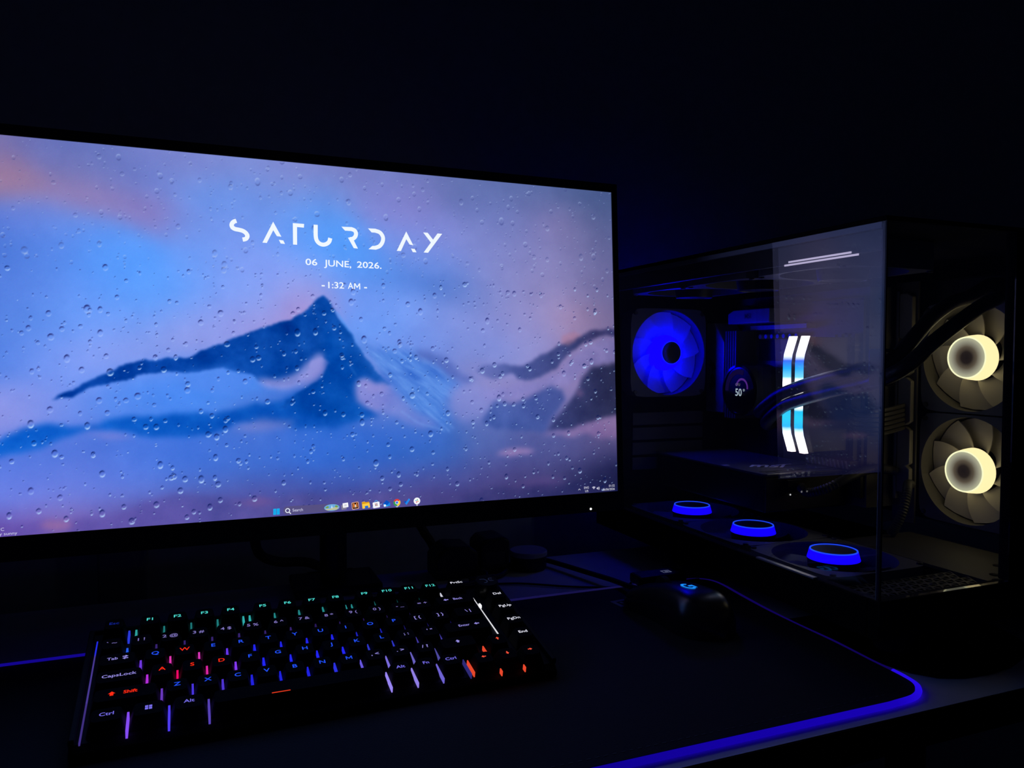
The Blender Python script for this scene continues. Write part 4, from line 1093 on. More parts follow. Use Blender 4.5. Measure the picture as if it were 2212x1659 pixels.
teal, vio, blu = (50, 180, 180), (84, 56, 165), (36, 40, 255)
strip(1.0, 5.3, 0.012, (50, 70, 255), 0.7)
strip(1.25, 5.3, 0.012, (60, 200, 195), 0.6)
for i, (x, st) in enumerate(zip([2.25, 3.25, 4.25, 5.25, 5.5, 6.5, 7.5, 8.5, 9.5, 9.75, 10.75, 11.75, 12.75], [.38, .38, .42, .9, .9, .5, .5, .55, .6, .6, .3, .12, .12])):
    strip(x, 5.3, 0.013, teal, st)
strip(13.85, 5.3, 0.014, (225, 225, 240), 0.8)
strip(0.0 + 1.0, 4, 0.013, (40, 100, 255), 0.8)
for i in range(2, 13):
    strip(i, 4, 0.013, vio, 0.42 if i < 8 else 0.25)
QC = [(120, 60, 240), (240, 60, 190), (235, 60, 200), (110, 60, 255)] + [blu] * 4 + [(44, 50, 250)] * 2 + [(60, 50, 190)] * 3
for i, c_ in enumerate(QC):
    strip(1.5 + i, 3, 0.014, c_, (0.85 if i < 8 else 0.5 if i < 10 else 0.22))
AC = [(190, 50, 230), (255, 10, 110), (230, 40, 170), (140, 60, 255)] + [blu] * 4 + [(60, 70, 250)] * 2 + [(84, 74, 200)] * 2
for i, c_ in enumerate(AC):
    strip(1.75 + i, 2, 0.014, c_, (0.9 if i < 8 else 0.6))
ZC = [(120, 64, 215), (84, 60, 255), (90, 60, 240), (40, 40, 255), blu, blu, (50, 56, 255), (120, 100, 255), (140, 124, 250), (120, 110, 220), (90, 84, 180)]
for i, c_ in enumerate(ZC):
    strip(2.25 + i, 1, 0.014, c_, 0.75)
for x, c_, st in ((1.25, (140, 80, 255), 0.9), (2.5, (84, 64, 255), 0.9), (3.75, (104, 80, 215), 0.7), (10.0, (160, 140, 255), 0.9), (11.0, (160, 140, 255), 0.8), (12.0, (130, 116, 245), 0.7), (13.1, (70, 64, 170), 0.45)):
    strip(x, -0.08, 0.019, c_, st, 0.0013 if x < 6 else 0.0008, -0.0035)
strip(-0.10, 2.9, 0.062, (96, 76, 190), 0.55, 0.0009, zt=0.0024)
strip(-0.10, 0.4, 0.040, (92, 70, 180), 0.45, 0.0009, zt=0.0024)
strip(-0.10, 4.9, 0.020, (40, 50, 255), 0.85, 0.0009, zt=0.0024)
strip(15.25, 3.05, 0.092, (250, 250, 255), 0.8, 0.0007, zt=0.0022)
strip(15.27, 4.2, 0.004, (250, 250, 255), 1.0, 0.0016)
for x, y, ln in ((14.2, 0.8, 0.008), (13.25, -0.2, 0.016), (14.31, -0.75, 0.004), (15.30, -0.75, 0.004)):
    strip(x, y, ln, (255, 80, 50), 0.8, 0.0008)
MB().box(14.62 * U, 14.66 * U + 0.0006, 3.52 * U, 3.56 * U + 0.0006, PL + 0.0008, PL + 0.0016).build('lock_light', emat('white_led2', (255, 255, 255), 1.0), kb)
# volume knob
kn = empty('volume_knob', (16.02 * U, 5.36 * U, PL))
kn.parent = kb
MB().lathe([(0.0098, 0.0), (0.0104, 0.001), (0.0104, 0.0125), (0.0098, 0.0138)], 40).build('knob_body', mat('knob_black', (0.016, 0.016, 0.017), 0.3), kn, smooth=True)
mb = MB()
zk = 0.01385


def knob_line(pts, wd=0.0009):
    P = [Vector((a, b, 0)) for a, b in pts]
    for i in range(len(P) - 1):
        d = (P[i + 1] - P[i]).normalized()
        n = Vector((-d.y, d.x, 0)) * wd / 2
        q_ = [P[i] + n, P[i] - n, P[i + 1] - n, P[i + 1] + n]
        mb.add([(v.x, v.y, zk) for v in q_], [(0, 1, 2, 3)])


knob_line([(-0.006, 0.003), (-0.002, 0.0025), (0.0, -0.001), (-0.001, -0.0035), (-0.004, -0.004)])
knob_line([(0.006, 0.003), (0.003, 0.0032), (0.0018, 0.001), (0.003, -0.0016), (0.006, -0.0018)])
knob_line([(0.004, 0.0006), (0.005, 0.0006)])
mb.build('knob_mark', mat('grey_mark', (0.55, 0.55, 0.55), 0.6), kn)

# keyboard lead
tag(MB().tube([(0.2050, 0.6635, 0.034), (0.214, 0.676, 0.024), (0.2235, 0.70, 0.016), (0.226, 0.735, 0.006), (0.20, 0.78, 0.004), (0.14, 0.80, 0.004)], 0.0024, 8).build('keyboard_cable', M_cable, smooth=True),
    'thin black cable curling from the back of the keyboard', 'cable')

# ------------------------------------------------------------------ mouse
ms = tag(empty('mouse', (0.4125, 0.5975, 0.0045), (0, 0, 0.05)), 'black gaming mouse with a glowing blue emblem on the pad', 'mouse')
M_mouse = mat('mouse_shell', (0.014, 0.014, 0.015), 0.27, spec=0.9)
NL, NS = 22, 20
vs_, fs = [], []
for i in range(NL + 1):
    t = i / NL                       # 0 tail .. 1 nose
    yy = -0.0585 + 0.117 * t
    e0 = math.sqrt(max(0.0, 1 - (1 - min(1, t / 0.30)) ** 2)) if t < 0.30 else 1.0
    e1 = math.sqrt(max(0.0, 1 - ((t - 0.93) / 0.07) ** 2)) if t > 0.93 else 1.0
    wid = (0.0305 - 0.0035 * math.sin(PI * min(1, max(0, (t - 0.25) / 0.6)))) * max(0.02, e0) * (0.86 + 0.14 * e1)
    hgt = (0.0342 * (1 - 1.25 * (t - 0.36) ** 2) if t > 0.36 else 0.0342) * max(0.03, e0) * (0.75 + 0.25 * e1)
    for j in range(NS + 1):
        a = PI * j / NS
        ca, sa = math.cos(a), math.sin(a)
        x = wid * math.copysign(abs(ca) ** 0.55, ca)
        z = hgt * abs(sa) ** 0.62
        vs_.append((x, yy, z))
for i in range(NL):
    for j in range(NS):
        a = i * (NS + 1) + j
        fs.append((a, a + 1, a + NS + 2, a + NS + 1))
fs.append(tuple(range(NS + 1)))
fs.append(tuple(reversed(range(NL * (NS + 1), (NL + 1) * (NS + 1)))))
for i in range(NL):
    a, b = i * (NS + 1), (i + 1) * (NS + 1)
    fs.append((a, b, b + NS, a + NS))
MB().add(vs_, fs).build('shell', M_mouse, ms, smooth=True)
wh = MB().lathe([(0.0092, -0.0034), (0.0105, -0.0028), (0.0105, 0.0028), (0.0092, 0.0034)], 28)
whl = wh.build('scroll_wheel', M_rubber, ms, smooth=True)
whl.rotation_euler = (0, PI / 2, 0)
whl.location = (0, 0.030, 0.0222)
seam = MB()
for sx in (-1, 1):
    pts = [(sx * 0.0042, 0.0555 - k * 0.004, 0.0) for k in range(12)]
    P3 = []
    for x, yy, _ in pts:
        t = (yy + 0.0585) / 0.117
        hgt = 0.0342 * (1 - 1.25 * (t - 0.36) ** 2)
        P3.append((x, yy, hgt + 0.0001))
    seam.tube(P3, 0.0004, 5, smooth=0)
seam.build('button_seam', mat('seam_black', (0.003, 0.003, 0.003), 0.9), ms)
# glowing emblem
mb = MB()


def surf(x, y):
    t = (y + 0.0585) / 0.117
    hg = (0.0342 * (1 - 1.25 * (t - 0.36) ** 2) if t > 0.36 else 0.0342)
    e0_ = math.sqrt(max(0.0, 1 - (1 - min(1, t / 0.30)) ** 2)) if t < 0.30 else 1.0
    hg *= e0_
    wd_ = 0.0305 * e0_ - 0.0035 * math.sin(PI * min(1, max(0, (t - 0.25) / 0.6)))
    ca = (abs(x) / wd_) ** (1 / 0.55)
    return hg * math.sqrt(max(0, 1 - ca * ca)) ** 0.62 + 0.00035


ex, ey = -0.0016, -0.0095


def epoly(pts):
    mb.add([(ex + a * 0.66, ey + b * 1.12, surf(ex + a * 0.66, ey + b * 1.12)) for a, b in pts], [tuple(range(len(pts)))])


for k in range(16):
    a0, a1 = 0.95 + (5.45 - 0.95) * k / 16, 0.95 + (5.45 - 0.95) * (k + 1) / 16
    epoly([(0.0052 * math.cos(a0), 0.0052 * math.sin(a0)), (0.0082 * math.cos(a0), 0.0082 * math.sin(a0)), (0.0082 * math.cos(a1), 0.0082 * math.sin(a1)), (0.0052 * math.cos(a1), 0.0052 * math.sin(a1))])
epoly([(0.0008, 0.0016), (0.0008, -0.0014), (0.0084, -0.0014), (0.0084, 0.0016)])
epoly([(0.0056, -0.0014), (0.0084, -0.0014), (0.0084, -0.0062), (0.0056, -0.0050)])
mb.build('emblem', emat('emblem_blue', (26, 140, 255), 1.0), ms)
lead = MB().tube([(-0.001, 0.057, 0.010), (-0.001, 0.064, 0.010), (-0.001, 0.070, 0.009)], 0.0035, 10, smooth=3)
lead.build('strain_relief', M_rubber, ms, smooth=True)
tag(MB().tube([(0.4085, 0.6685, 0.0134), (0.4085, 0.69, 0.0105), (0.4065, 0.722, 0.0085), (0.3985, 0.755, 0.0075), (0.378, 0.826, 0.0063), (0.366, 0.845, 0.006), (0.352, 0.856, 0.0072), (0.31, 0.80, 0.0032), (0.27, 0.795, 0.0032)], 0.0030, 8).build('mouse_cable', M_cable, smooth=True),
    'black braided cable running from the mouse across the desk', 'cable')
tag(MB().tube([(0.4255, 0.7115, 0.0060), (0.415, 0.7135, 0.0018), (0.385, 0.7250, 0.0018), (0.36, 0.738, 0.0018), (0.32, 0.765, 0.0018), (0.29, 0.775, 0.0018)], 0.0012, 6).build('pad_cable', M_cable, smooth=True),
    'very thin black wire from the pad control box over bare desk', 'cable')

# ------------------------------------------------------------------ glass-sided computer case
X0, X1, Y0, Y1, ZB, ZG, ZT = 0.492, 0.800, 0.447, 0.916, 0.024, 0.057, 0.3555
XF = 0.640          # where the front glass ends and the second chamber begins
XT = 0.772          # plane of the board tray / side radiator
Pc = (0.646, 0.68, 0.0)
case = tag(empty('computer_case', Pc), 'black computer case with glass side and glass front on the desk', 'computer case')
M_case = mat('case_steel', (0.007, 0.007, 0.0075), 0.85, 0.0, spec=0.08, noise=0.1, scale=200)
M_tray = mat('tray_steel', (0.10, 0.098, 0.094), 0.5, 0.1)
M_glass = glass_mat('tinted_glass', (0.90, 0.91, 0.92), 1.8)
M_gedge = mat('polished_glass_edge', (0.42, 0.44, 0.50), 0.2)


def cpart(mb, name, mt, parent=None, **k):
    return rel(Pc, mb).build(name, mt, parent or case, **k)


# base with lower bezels
mb = MB()
mb.box(X0, X1, Y0, Y0 + 0.012, ZB, ZG - 0.001)
cpart(mb, 'front_bezel', M_case, bevel=0.0015)
cpart(MB().box(X0, X0 + 0.010, Y0 + 0.012, Y1, ZB, ZG - 0.001), 'side_bezel', M_case, bevel=0.0012)
cpart(MB().box(X0 + 0.0102, X1, Y0 + 0.0122, Y1 - 0.012, ZB, ZB + 0.006), 'base_plate', M_case)
# bright metal lip along the foot of the side glass
cpart(MB().box(X0 - 0.0006, X0 + 0.004, Y0 + 0.07, Y0 + 0.145, ZG - 0.0012, ZG + 0.0002), 'lip_strip', mat('bare_metal', (0.75, 0.72, 0.68), 0.3, 0.7))
for fx in (X0 + 0.05, X1 - 0.06):
    for fy in (Y0 + 0.03, 0.78):
        fz = 0.0019 if fy < 0.5 and fx < 0.6 else 0.0003
        cpart(MB().lathe([(0.014, fz), (0.016, 0.004), (0.016, ZB)], 20, cx=fx, cy=fy), 'foot', M_rubber, smooth=True)
# rear wall with fan opening
mb = MB()
fcx, fcz, fr_ = 0.587, 0.2545, 0.056
N = 40
sqp = []
for k in range(N):
    a = 2 * PI * k / N
    ca, sa = math.cos(a), math.sin(a)
    s = 0.0605 / max(abs(ca), abs(sa))
    sqp.append(((fcx + s * ca, fcz + s * sa), (fcx + fr_ * ca, fcz + fr_ * sa)))
for yy in (Y1 - 0.0015, Y1):
    for k in range(N):
        a, b = sqp[k], sqp[(k + 1) % N]
        mb.add([(a[0][0], yy, a[0][1]), (b[0][0], yy, b[0][1]), (b[1][0], yy, b[1][1]), (a[1][0], yy, a[1][1])], [(0, 1, 2, 3)])
mb.box(X0 + 0.01, fcx - 0.0605, Y1 - 0.0015, Y1, ZB, ZT)
mb.box(fcx + 0.0605, X1, Y1 - 0.0015, Y1, ZB, ZT)
mb.box(fcx - 0.0605, fcx + 0.0605, Y1 - 0.0015, Y1, fcz + 0.0605, ZT)
mb.box(fcx - 0.0605, fcx + 0.0605, Y1 - 0.0015, Y1, ZB, fcz - 0.0605)
cpart(mb, 'rear_wall', M_case)
gr = MB()
for r in (0.018, 0.032, 0.046):
    gr.tube([(fcx + r * math.cos(2 * PI * k / 28), Y1 + 0.001, fcz + r * math.sin(2 * PI * k / 28)) for k in range(28)], 0.0008, 5, smooth=0, closed=True)
gr.box(fcx - 0.056, fcx + 0.056, Y1 + 0.0003, Y1 + 0.0016, fcz - 0.001, fcz + 0.001)
gr.box(fcx - 0.001, fcx + 0.001, Y1 + 0.0003, Y1 + 0.0016, fcz - 0.056, fcz + 0.056)
cpart(gr, 'fan_grille', M_steel)
# expansion slot covers under the rear fan
for k in range(4):
    z = 0.172 - k * 0.0205
    cpart(MB().box(0.545, 0.66, Y1 - 0.0045, Y1 - 0.0018, z - 0.017, z), 'slot_cover', M_tray, bevel=0.0008)
# roof, right-hand walls and tray
cpart(MB().box(X0, X1, Y0, Y1, ZT + 0.0002, ZT + 0.0040), 'roof', M_case, bevel=0.001)
rf = MB()
rf.box(X0 + 0.0045, X0 + 0.0085, Y0 + 0.006, Y1 - 0.003, ZT - 0.022, ZT)
cpart(rf, 'roof_rail', mat('rail_steel', (0.03, 0.03, 0.032), 0.4), bevel=0.0006)
cpart(MB().box(X1 - 0.0015, X1, Y0 + 0.012, Y1 - 0.002, ZG, ZT), 'outer_side', M_case)
cpart(MB().box(XF, X1, Y0, Y0 + 0.010, ZG, ZT), 'front_panel', M_case, bevel=0.0012)
pv = MB()
for i in range(9):
    for j in range(18):
        pv.lathe([(0.0038, Y0 - 0.0006), (0.0038, Y0 - 0.0001)], 6)
        n = 12
        for q_ in range(len(pv.v) - n, len(pv.v)):
            a, b, c_ = pv.v[q_]
            pv.v[q_] = (a + XF + 0.018 + i * 0.0152 + (j % 2) * 0.0076 * 0, c_, b + ZG + 0.014 + j * 0.0160)
pvp = cpart(pv, 'vent_holes', mat('vent_dark', (0.004, 0.004, 0.004), 0.9))
pvp['kind'] = 'stuff'
# board tray with raised tabs and cable slots
tr = MB()
tr.box(0.7095, 0.712, 0.668, Y1 - 0.002, 0.075, 0.330)
tr.box(0.7095, 0.7525, 0.6660, 0.668, 0.075, 0.330)
tr.box(0.7500, 0.7525, 0.6360, 0.6660, 0.060, 0.335)
cpart(tr, 'board_tray', M_tray)
M_tab = mat('tab_steel', (0.26, 0.25, 0.23), 0.45, 0.1)
for z0_, z1_ in ((0.275, 0.318), (0.232, 0.264), (0.176, 0.222), (0.128, 0.166), (0.098, 0.122)):
    t_ = MB().prism([(0.6385, z0_), (0.6450, z0_ - 0.004), (0.6560, z0_ - 0.004), (0.6560, z1_ + 0.004), (0.6450, z1_ + 0.004), (0.6385, z1_)], 0.7440, 0.7498, 'x')
    cpart(t_, 'tray_tab', M_tab, bevel=0.0012)
cpart(MB().box(0.7455, 0.7499, 0.6580, 0.6620, 0.085, 0.325), 'tray_lip', M_tab, bevel=0.0008)
# floor shelf: plate with triangular openings in front of and beside the floor fans
fl = MB()


def tri_cell(p):
    c_ = (sum(a for a, b in p) / 3, sum(b for a, b in p) / 3)
    inn = [(c_[0] + (a - c_[0]) * 0.66, c_[1] + (b - c_[1]) * 0.66) for a, b in p]
    for k in range(3):
        a, b, c2, d = p[k], p[(k + 1) % 3], inn[(k + 1) % 3], inn[k]
        fl.add([(a[0], a[1], ZG - 0.007), (b[0], b[1], ZG - 0.007), (c2[0], c2[1], ZG - 0.007), (d[0], d[1], ZG - 0.007)], [(0, 1, 2, 3)])


s = 0.0105
hh = s * 0.866
for j in range(5):
    for i in range(-1, 13):
        ax = 0.502 + i * s + (j % 2) * s / 2
        ay = 0.4595 + j * hh
        if ax > 0.500 and ax + s < 0.640:
            tri_cell([(ax, ay), (ax + s, ay), (ax + s / 2, ay + hh)])
            tri_cell([(ax + s / 2, ay + hh), (ax + s, ay), (ax + 1.5 * s, ay + hh)])
cpart(fl, 'perforated_shelf', mat('shelf_steel', (0.05, 0.048, 0.046), 0.6))
cpart(MB().box(0.6445, 0.744, 0.4575, 0.636, ZG - 0.009, ZG - 0.006), 'floor_shelf', mat('shelf_steel', (0.05, 0.048, 0.046), 0.6))
mbz = MB()
for x, y, r in ((0.654, 0.467, 0.004), (0.668, 0.480, 0.004), (0.688, 0.472, 0.0045), (0.700, 0.500, 0.004)):
    mbz.lathe([(r, ZG - 0.0060), (r, ZG - 0.0054)], 14, cx=x, cy=y)
cpart(mbz, 'shelf_holes', mat('hole_dark', (0.006, 0.006, 0.006), 0.9))
# glass
cpart(MB().box(X0, X0 + 0.004, Y0 + 0.0042, Y1 - 0.004, ZG, ZT - 0.0002), 'side_glass', M_glass)
cpart(MB().box(X0, XF, Y0, Y0 + 0.004, ZG, ZT - 0.0002), 'front_glass', M_glass)
cpart(MB().box(X0 + 0.0005, X0 + 0.0038, Y0 + 0.0038, Y0 + 0.0046, ZG, ZT - 0.002), 'glass_edge', M_gedge)
cpart(MB().box(X0 + 0.0002, X0 + 0.0040, Y0 + 0.005, Y1 - 0.006, ZT - 0.0050, ZT - 0.0004), 'glass_edge', M_gedge)
cpart(MB().box(X0 - 0.0003, X0 + 0.0012, Y0 - 0.0004, Y0 + 0.0010, ZG - 0.02, ZT), 'corner_seam', M_steel)
# twin emissive lines put in to draw a pale streak under the roof rail
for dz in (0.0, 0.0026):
    cpart(MB().box(X0 + 0.0038, X0 + 0.0044, 0.478 + dz * 3, 0.564 - dz * 2, 0.3322 + dz, 0.3338 + dz), 'roof_streak', emat('lavender_streak', (205, 195, 232), 0.85))

# ------------------------------------------------------------------ fans
FSEG = 48


def fan_frame():
    mb = MB()
    o_, i_ = [], []
    for k in range(FSEG):
        a = 2 * PI * (k + 0.5) / FSEG
        ca, sa = math.cos(a), math.sin(a)
        s_ = 0.0595 / (abs(ca) ** 9 + abs(sa) ** 9) ** (1 / 9)
        o_.append((s_ * ca, s_ * sa))
        i_.append((0.0572 * ca, 0.0572 * sa))
    n = FSEG
    vs_ = [(x, y, 0) for x, y in o_] + [(x, y, 0) for x, y in i_] + [(x, y, -0.025) for x, y in o_] + [(x, y, -0.025) for x, y in i_]
    fs = []
    for k in range(n):
        j = (k + 1) % n
        fs += [(k, j, n + j, n + k), (2 * n + k, 3 * n + k, 3 * n + j, 2 * n + j), (k, 2 * n + k, 2 * n + j, j), (n + k, n + j, 3 * n + j, 3 * n + k)]
    return mb.add(vs_, fs)


def fan_blade():
    mb = MB()
    nr, nc = 7, 5
    vs_ = []
    for side in (0, 1):
        for i in range(nr):
            r = 0.0242 + (0.0558 - 0.0242) * i / (nr - 1)
            for j in range(nc):
                t = j / (nc - 1)
                a = (t - 0.5) * (0.98 - 0.16 * i / nr) + 0.30 * (i / nr) ** 1.3
                z = -0.0100 - 0.0100 * t - 0.0022 * math.sin(PI * t) - side * 0.0011
                vs_.append((r * math.cos(a), r * math.sin(a), z))
    fs = []
    o_ = nr * nc
    for i in range(nr - 1):
        for j in range(nc - 1):
            a = i * nc + j
            fs.append((a, a + 1, a + nc + 1, a + nc))
            fs.append((o_ + a, o_ + a + nc, o_ + a + nc + 1, o_ + a + 1))
    bd = [j for j in range(nc)] + [i * nc + nc - 1 for i in range(1, nr)] + [(nr - 1) * nc + j for j in range(nc - 2, -1, -1)] + [i * nc for i in range(nr - 2, 0, -1)]
    for k in range(len(bd)):
        a, b = bd[k], bd[(k + 1) % len(bd)]
        fs.append((a, o_ + a, o_ + b, b))
    return mb.add(vs_, fs)


M_frame = mat('fan_frame_black', (0.13, 0.127, 0.122), 0.45)
M_screw = mat('screw_steel', (0.05, 0.05, 0.05), 0.35, 0.8)
M_hub = mat('hub_black', (0.012, 0.012, 0.013), 0.5)
frame_me = fan_frame().mesh('frame', M_frame)
scr_me = MB().lathe([(0.0028, 0.0), (0.0028, 0.0012), (0.0022, 0.0016)], 12).mesh('screw', M_screw)
strut_mb = MB()
strut_mb.prism([(0.018, -0.0022), (0.0575, 0.0016), (0.0575, 0.0052), (0.018, 0.0022)], -0.0248, -0.0225, 'z')
strut_me = strut_mb.mesh('strut', M_frame)
KIT = {}


def kit(kind):
    """Shared part meshes for one colour of fan."""
    if kind in KIT:
        return KIT[kind]
    if kind == 'blue':
        wall, rimm, capm, bm = emat('fan_wall_blue', (14, 0, 255), 2.2), emat('fan_rim_blue', (30, 74, 255), 1.4), M_hub, blade_mat('blade_milk_blue', (0.35, 0.35, 0.40), 0.5)
    elif kind == 'rear':
        wall, rimm, capm, bm = emat('rear_wall_blue', (1, 0, 255), 26.0), emat('rear_rim_blue', (8, 20, 255), 3.0), M_hub, blade_mat('blade_milk', (0.85, 0.85, 0.88), 0.62)
    elif kind == 'warm':
        wall, rimm, capm, bm = emat('fan_wall_warm', (240, 218, 158), 2.0), emat('fan_rim_warm', (255, 252, 200), 1.5), gmat('hub_glow', None, None, 0.0, 0.0206, ramp=[(0.0, L3(34, 28, 30)), (0.30, L3(44, 36, 34)), (0.55, L3(104, 92, 76)), (0.80, L3(172, 168, 146)), (1.0, L3(214, 212, 176))], radial=True), blade_mat('blade_milk_warm', (0.72, 0.70, 0.64), 0.5)  # warm hub cap: glow from within painted as a radial emission ramp
    else:
        wall, rimm, capm, bm = M_hub, M_hub, M_hub, mat('blade_dark', (0.03, 0.03, 0.032), 0.4)
    d = {}
    d['blade'] = fan_blade().mesh('blade', bm, smooth=True)
    if kind == 'rear':     # small dark boss in a glowing cone
        d['light_wall'] = MB().lathe([(0.0232, -0.0215), (0.0242, -0.0100), (0.0225, -0.0030), (0.0160, 0.0054)], 40, caps=False).mesh('light_wall', wall, smooth=True)
        d['light_rim'] = MB().lathe([(0.0160, 0.0054), (0.0152, 0.0062), (0.0148, 0.0060)], 40, caps=False).mesh('light_rim', rimm, smooth=True)
        d['hub_cap'] = MB().lathe([(0.0148, 0.0060), (0.0140, 0.0066), (0.0035, 0.0066), (0.003, 0.0072), (0.0005, 0.0072)], 40).mesh('hub_cap', mat('boss_grey', (0.09, 0.09, 0.09), 0.4), smooth=True)
        d['motor'] = MB().lathe([(0.0225, -0.0246), (0.0230, -0.0218)], 32).mesh('motor', M_hub, smooth=True)
        KIT[kind] = d
        return d
    low = -0.0022 if kind == 'blue' else -0.0100
    d['light_wall'] = MB().lathe([(0.0244, low), (0.0236, low * 0.3 + 0.001), (0.0222, 0.0058)], 40, caps=False).mesh('light_wall', wall, smooth=True)
    rp = [(0.0222, 0.0058), (0.0220, 0.0066), (0.0212, 0.0068), (0.0206, 0.0060)]
    d['light_rim'] = MB().lathe(rp, 40, caps=False).mesh('light_rim', rimm, smooth=True)
    d['hub_cap'] = MB().lathe([(0.0206, 0.0060), (0.0200, 0.0044), (0.014, 0.0030), (0.001, 0.0026)], 40, caps=True).mesh('hub_cap', capm, smooth=True)
    d['motor'] = MB().lathe([(0.0225, -0.0246), (0.0240, low - 0.0004)], 32).mesh('motor', M_hub, smooth=True)
    KIT[kind] = d
    return d


def make_fan(kind, loc, rot, label, group, spin=0.0, name='cooling_fan'):
    f = tag(empty(name, loc, rot), label, 'fan', group)
    obj('frame', frame_me, f)
    d = kit(kind)
    for nm in ('light_wall', 'light_rim', 'hub_cap', 'motor'):
        obj({'light_wall': 'hub_wall', 'light_rim': 'hub_rim'}.get(nm, nm), d[nm], f)
    for k in range(9):
        b = obj('blade', d['blade'], f)
        b.rotation_euler = (0, 0, spin + 2 * PI * k / 9)
    for k in range(4):
        s_ = obj('strut', strut_me, f)
        s_.rotation_euler = (0, 0, 0.5 + PI / 2 * k)
        w_ = obj('screw', scr_me, f)
        w_.location = (0.0525 * (1 if k in (0, 3) else -1), 0.0525 * (1 if k < 2 else -1), 0.0)
    return f


FB = 0.0565
make_fan('blue', (0.571, 0.8095, FB), (0, 0, 0), 'blue ringed floor fan deepest in the case, nearest the rear wall', 'blue fans on the case floor', 0.1)
make_fan('blue', (0.568, 0.6895, FB), (0, 0, 0), 'blue ringed floor fan in the middle of its row of three', 'blue fans on the case floor', 0.3)
make_fan('blue', (0.566, 0.5695, FB), (0, 0, 0), 'blue ringed floor fan closest to the front glass', 'blue fans on the case floor', 0.5)
make_fan('rear', (0.587, 0.8885, 0.2545), (PI / 2, 0, 0), 'round fan glowing solid blue on the rear wall of the case', None, 0.2)
make_fan('warm', (0.7525, 0.573, 0.249), (0, -PI / 2, 0), 'warm white side fan inside the case, upper of two', 'warm white side fans', 0.2)
make_fan('warm', (0.7525, 0.573, 0.1285), (0, -PI / 2, 0), 'warm white side fan inside the case, lower of two', 'warm white side fans', 0.55)
make_fan('dark', (0.571, 0.8095, 0.3290), (PI, 0, 0), 'unlit black roof fan at the rear of its row', 'unlit roof fans', 0.0)
make_fan('dark', (0.571, 0.6895, 0.3290), (PI, 0, 0), 'unlit black roof fan between two others', 'unlit roof fans', 0.3)
make_fan('dark', (0.571, 0.5695, 0.3290), (PI, 0, 0), 'unlit black roof fan nearest the front glass', 'unlit roof fans', 0.5)

# ------------------------------------------------------------------ radiator behind the side fans
Pr = (0.786, 0.573, 0.19)
rad = tag(empty('radiator', Pr), 'black radiator standing behind the two warm white fans', 'radiator')
rel(Pr, MB().box(0.7785, 0.7975, 0.513, 0.6345, 0.066, 0.312)).build('core', M_case, rad)
rel(Pr, MB().box(0.7735, 0.7975, 0.513, 0.6345, 0.3125, 0.338)).build('tank', M_blk, rad, bevel=0.003)
for yy in (0.536, 0.556):
    rel(Pr, MB().lathe([(0.0075, 0.0), (0.0075, 0.014), (0.0065, 0.016)], 16)).build('fitting', M_blk, rad, smooth=True).matrix_local = Matrix.Translation((0.7735 - Pr[0], yy - Pr[1], 0.325 - Pr[2])) @ Matrix.Rotation(-PI / 2, 4, 'Y') @ Matrix.Translation(Pr)

# ------------------------------------------------------------------ mainboard
BXF = 0.7035        # face of the board
Pm = (0.707, 0.79, 0.2)
mbd = tag(empty('mainboard', Pm), 'dark mainboard with heatsinks on the tray of the case', 'circuit board')
rel(Pm, MB().box(BXF, 0.7075, 0.669, 0.9125, 0.086, 0.318)).build('board', mat('pcb_black', (0.012, 0.012, 0.014), 0.5, noise=0.3, scale=80), mbd)
M_sink = mat('sink_grey', (0.10, 0.10, 0.11), 0.45, 0.3)
M_silver = mat('sink_silver', (0.30, 0.30, 0.32), 0.4, 0.3)
# cover over the rear ports
rel(Pm, MB().prism([(0.9120, 0.172), (0.9120, 0.296), (0.894, 0.296), (0.8730, 0.270), (0.8730, 0.172)], 0.6650, BXF, 'x')).build('port_cover', M_silver, mbd, bevel=0.0015)
em = MB()
for pts in ([(0.889, 0.232), (0.893, 0.240), (0.898, 0.242), (0.9035, 0.246), (0.9015, 0.240), (0.9045, 0.237), (0.900, 0.234), (0.897, 0.228), (0.894, 0.231)],
            [(0.890, 0.212), (0.893, 0.222), (0.8975, 0.226), (0.9025, 0.222), (0.9005, 0.214), (0.9045, 0.208), (0.899, 0.200), (0.8965, 0.208), (0.893, 0.204)]):
    em.prism(pts, 0.6645, 0.6652, 'x')
rel(Pm, em).build('cover_emblem', mat('emblem_dark', (0.02, 0.02, 0.03), 0.5), mbd)
# finned sink between cover and socket
sk = MB()
sk.box(0.6960, BXF, 0.8470, 0.8725, 0.165, 0.286)
rel(Pm, sk).build('sink_base', M_sink, mbd)
for k in range(5):
    y = 0.8480 + k * 0.0050
    rel(Pm, MB().box(0.6660, 0.6965, y, y + 0.0026, 0.166, 0.284)).build('fin', M_sink, mbd)
# upper sink
up_ = rel(Pm, MB().prism([(0.790, 0.2935), (0.874, 0.2935), (0.874, 0.3075), (0.862, 0.3120), (0.790, 0.3120)], 0.672, BXF, 'x')).build('upper_sink', M_silver, mbd, bevel=0.0012)
tm = MB()
text_into(tm, 'MSI', lambda a, b: (0.6716 - Pm[0], 0.838 - a - Pm[1], 0.3000 + b - Pm[2]), h=0.0065, bold=0.02)
tm.build('upper_sink_letters', mat('letters_dark', (0.03, 0.03, 0.05), 0.5), up_)
rel(Pm, MB().box(0.6880, BXF, 0.742, 0.846, 0.2850, 0.2905)).build('choke_bar', M_silver, mbd)
for k in range(7):
    y = 0.764 + k * 0.0112
    rel(Pm, MB().lathe([(0.0034, 0.0), (0.0034, 0.011), (0.0028, 0.012)], 14)).build('capacitor', M_silver, mbd, smooth=True).matrix_local = Matrix.Translation((BXF - Pm[0], y - Pm[1], 0.2760 - Pm[2])) @ Matrix.Rotation(-PI / 2, 4, 'Y') @ Matrix.Translation(Pm)
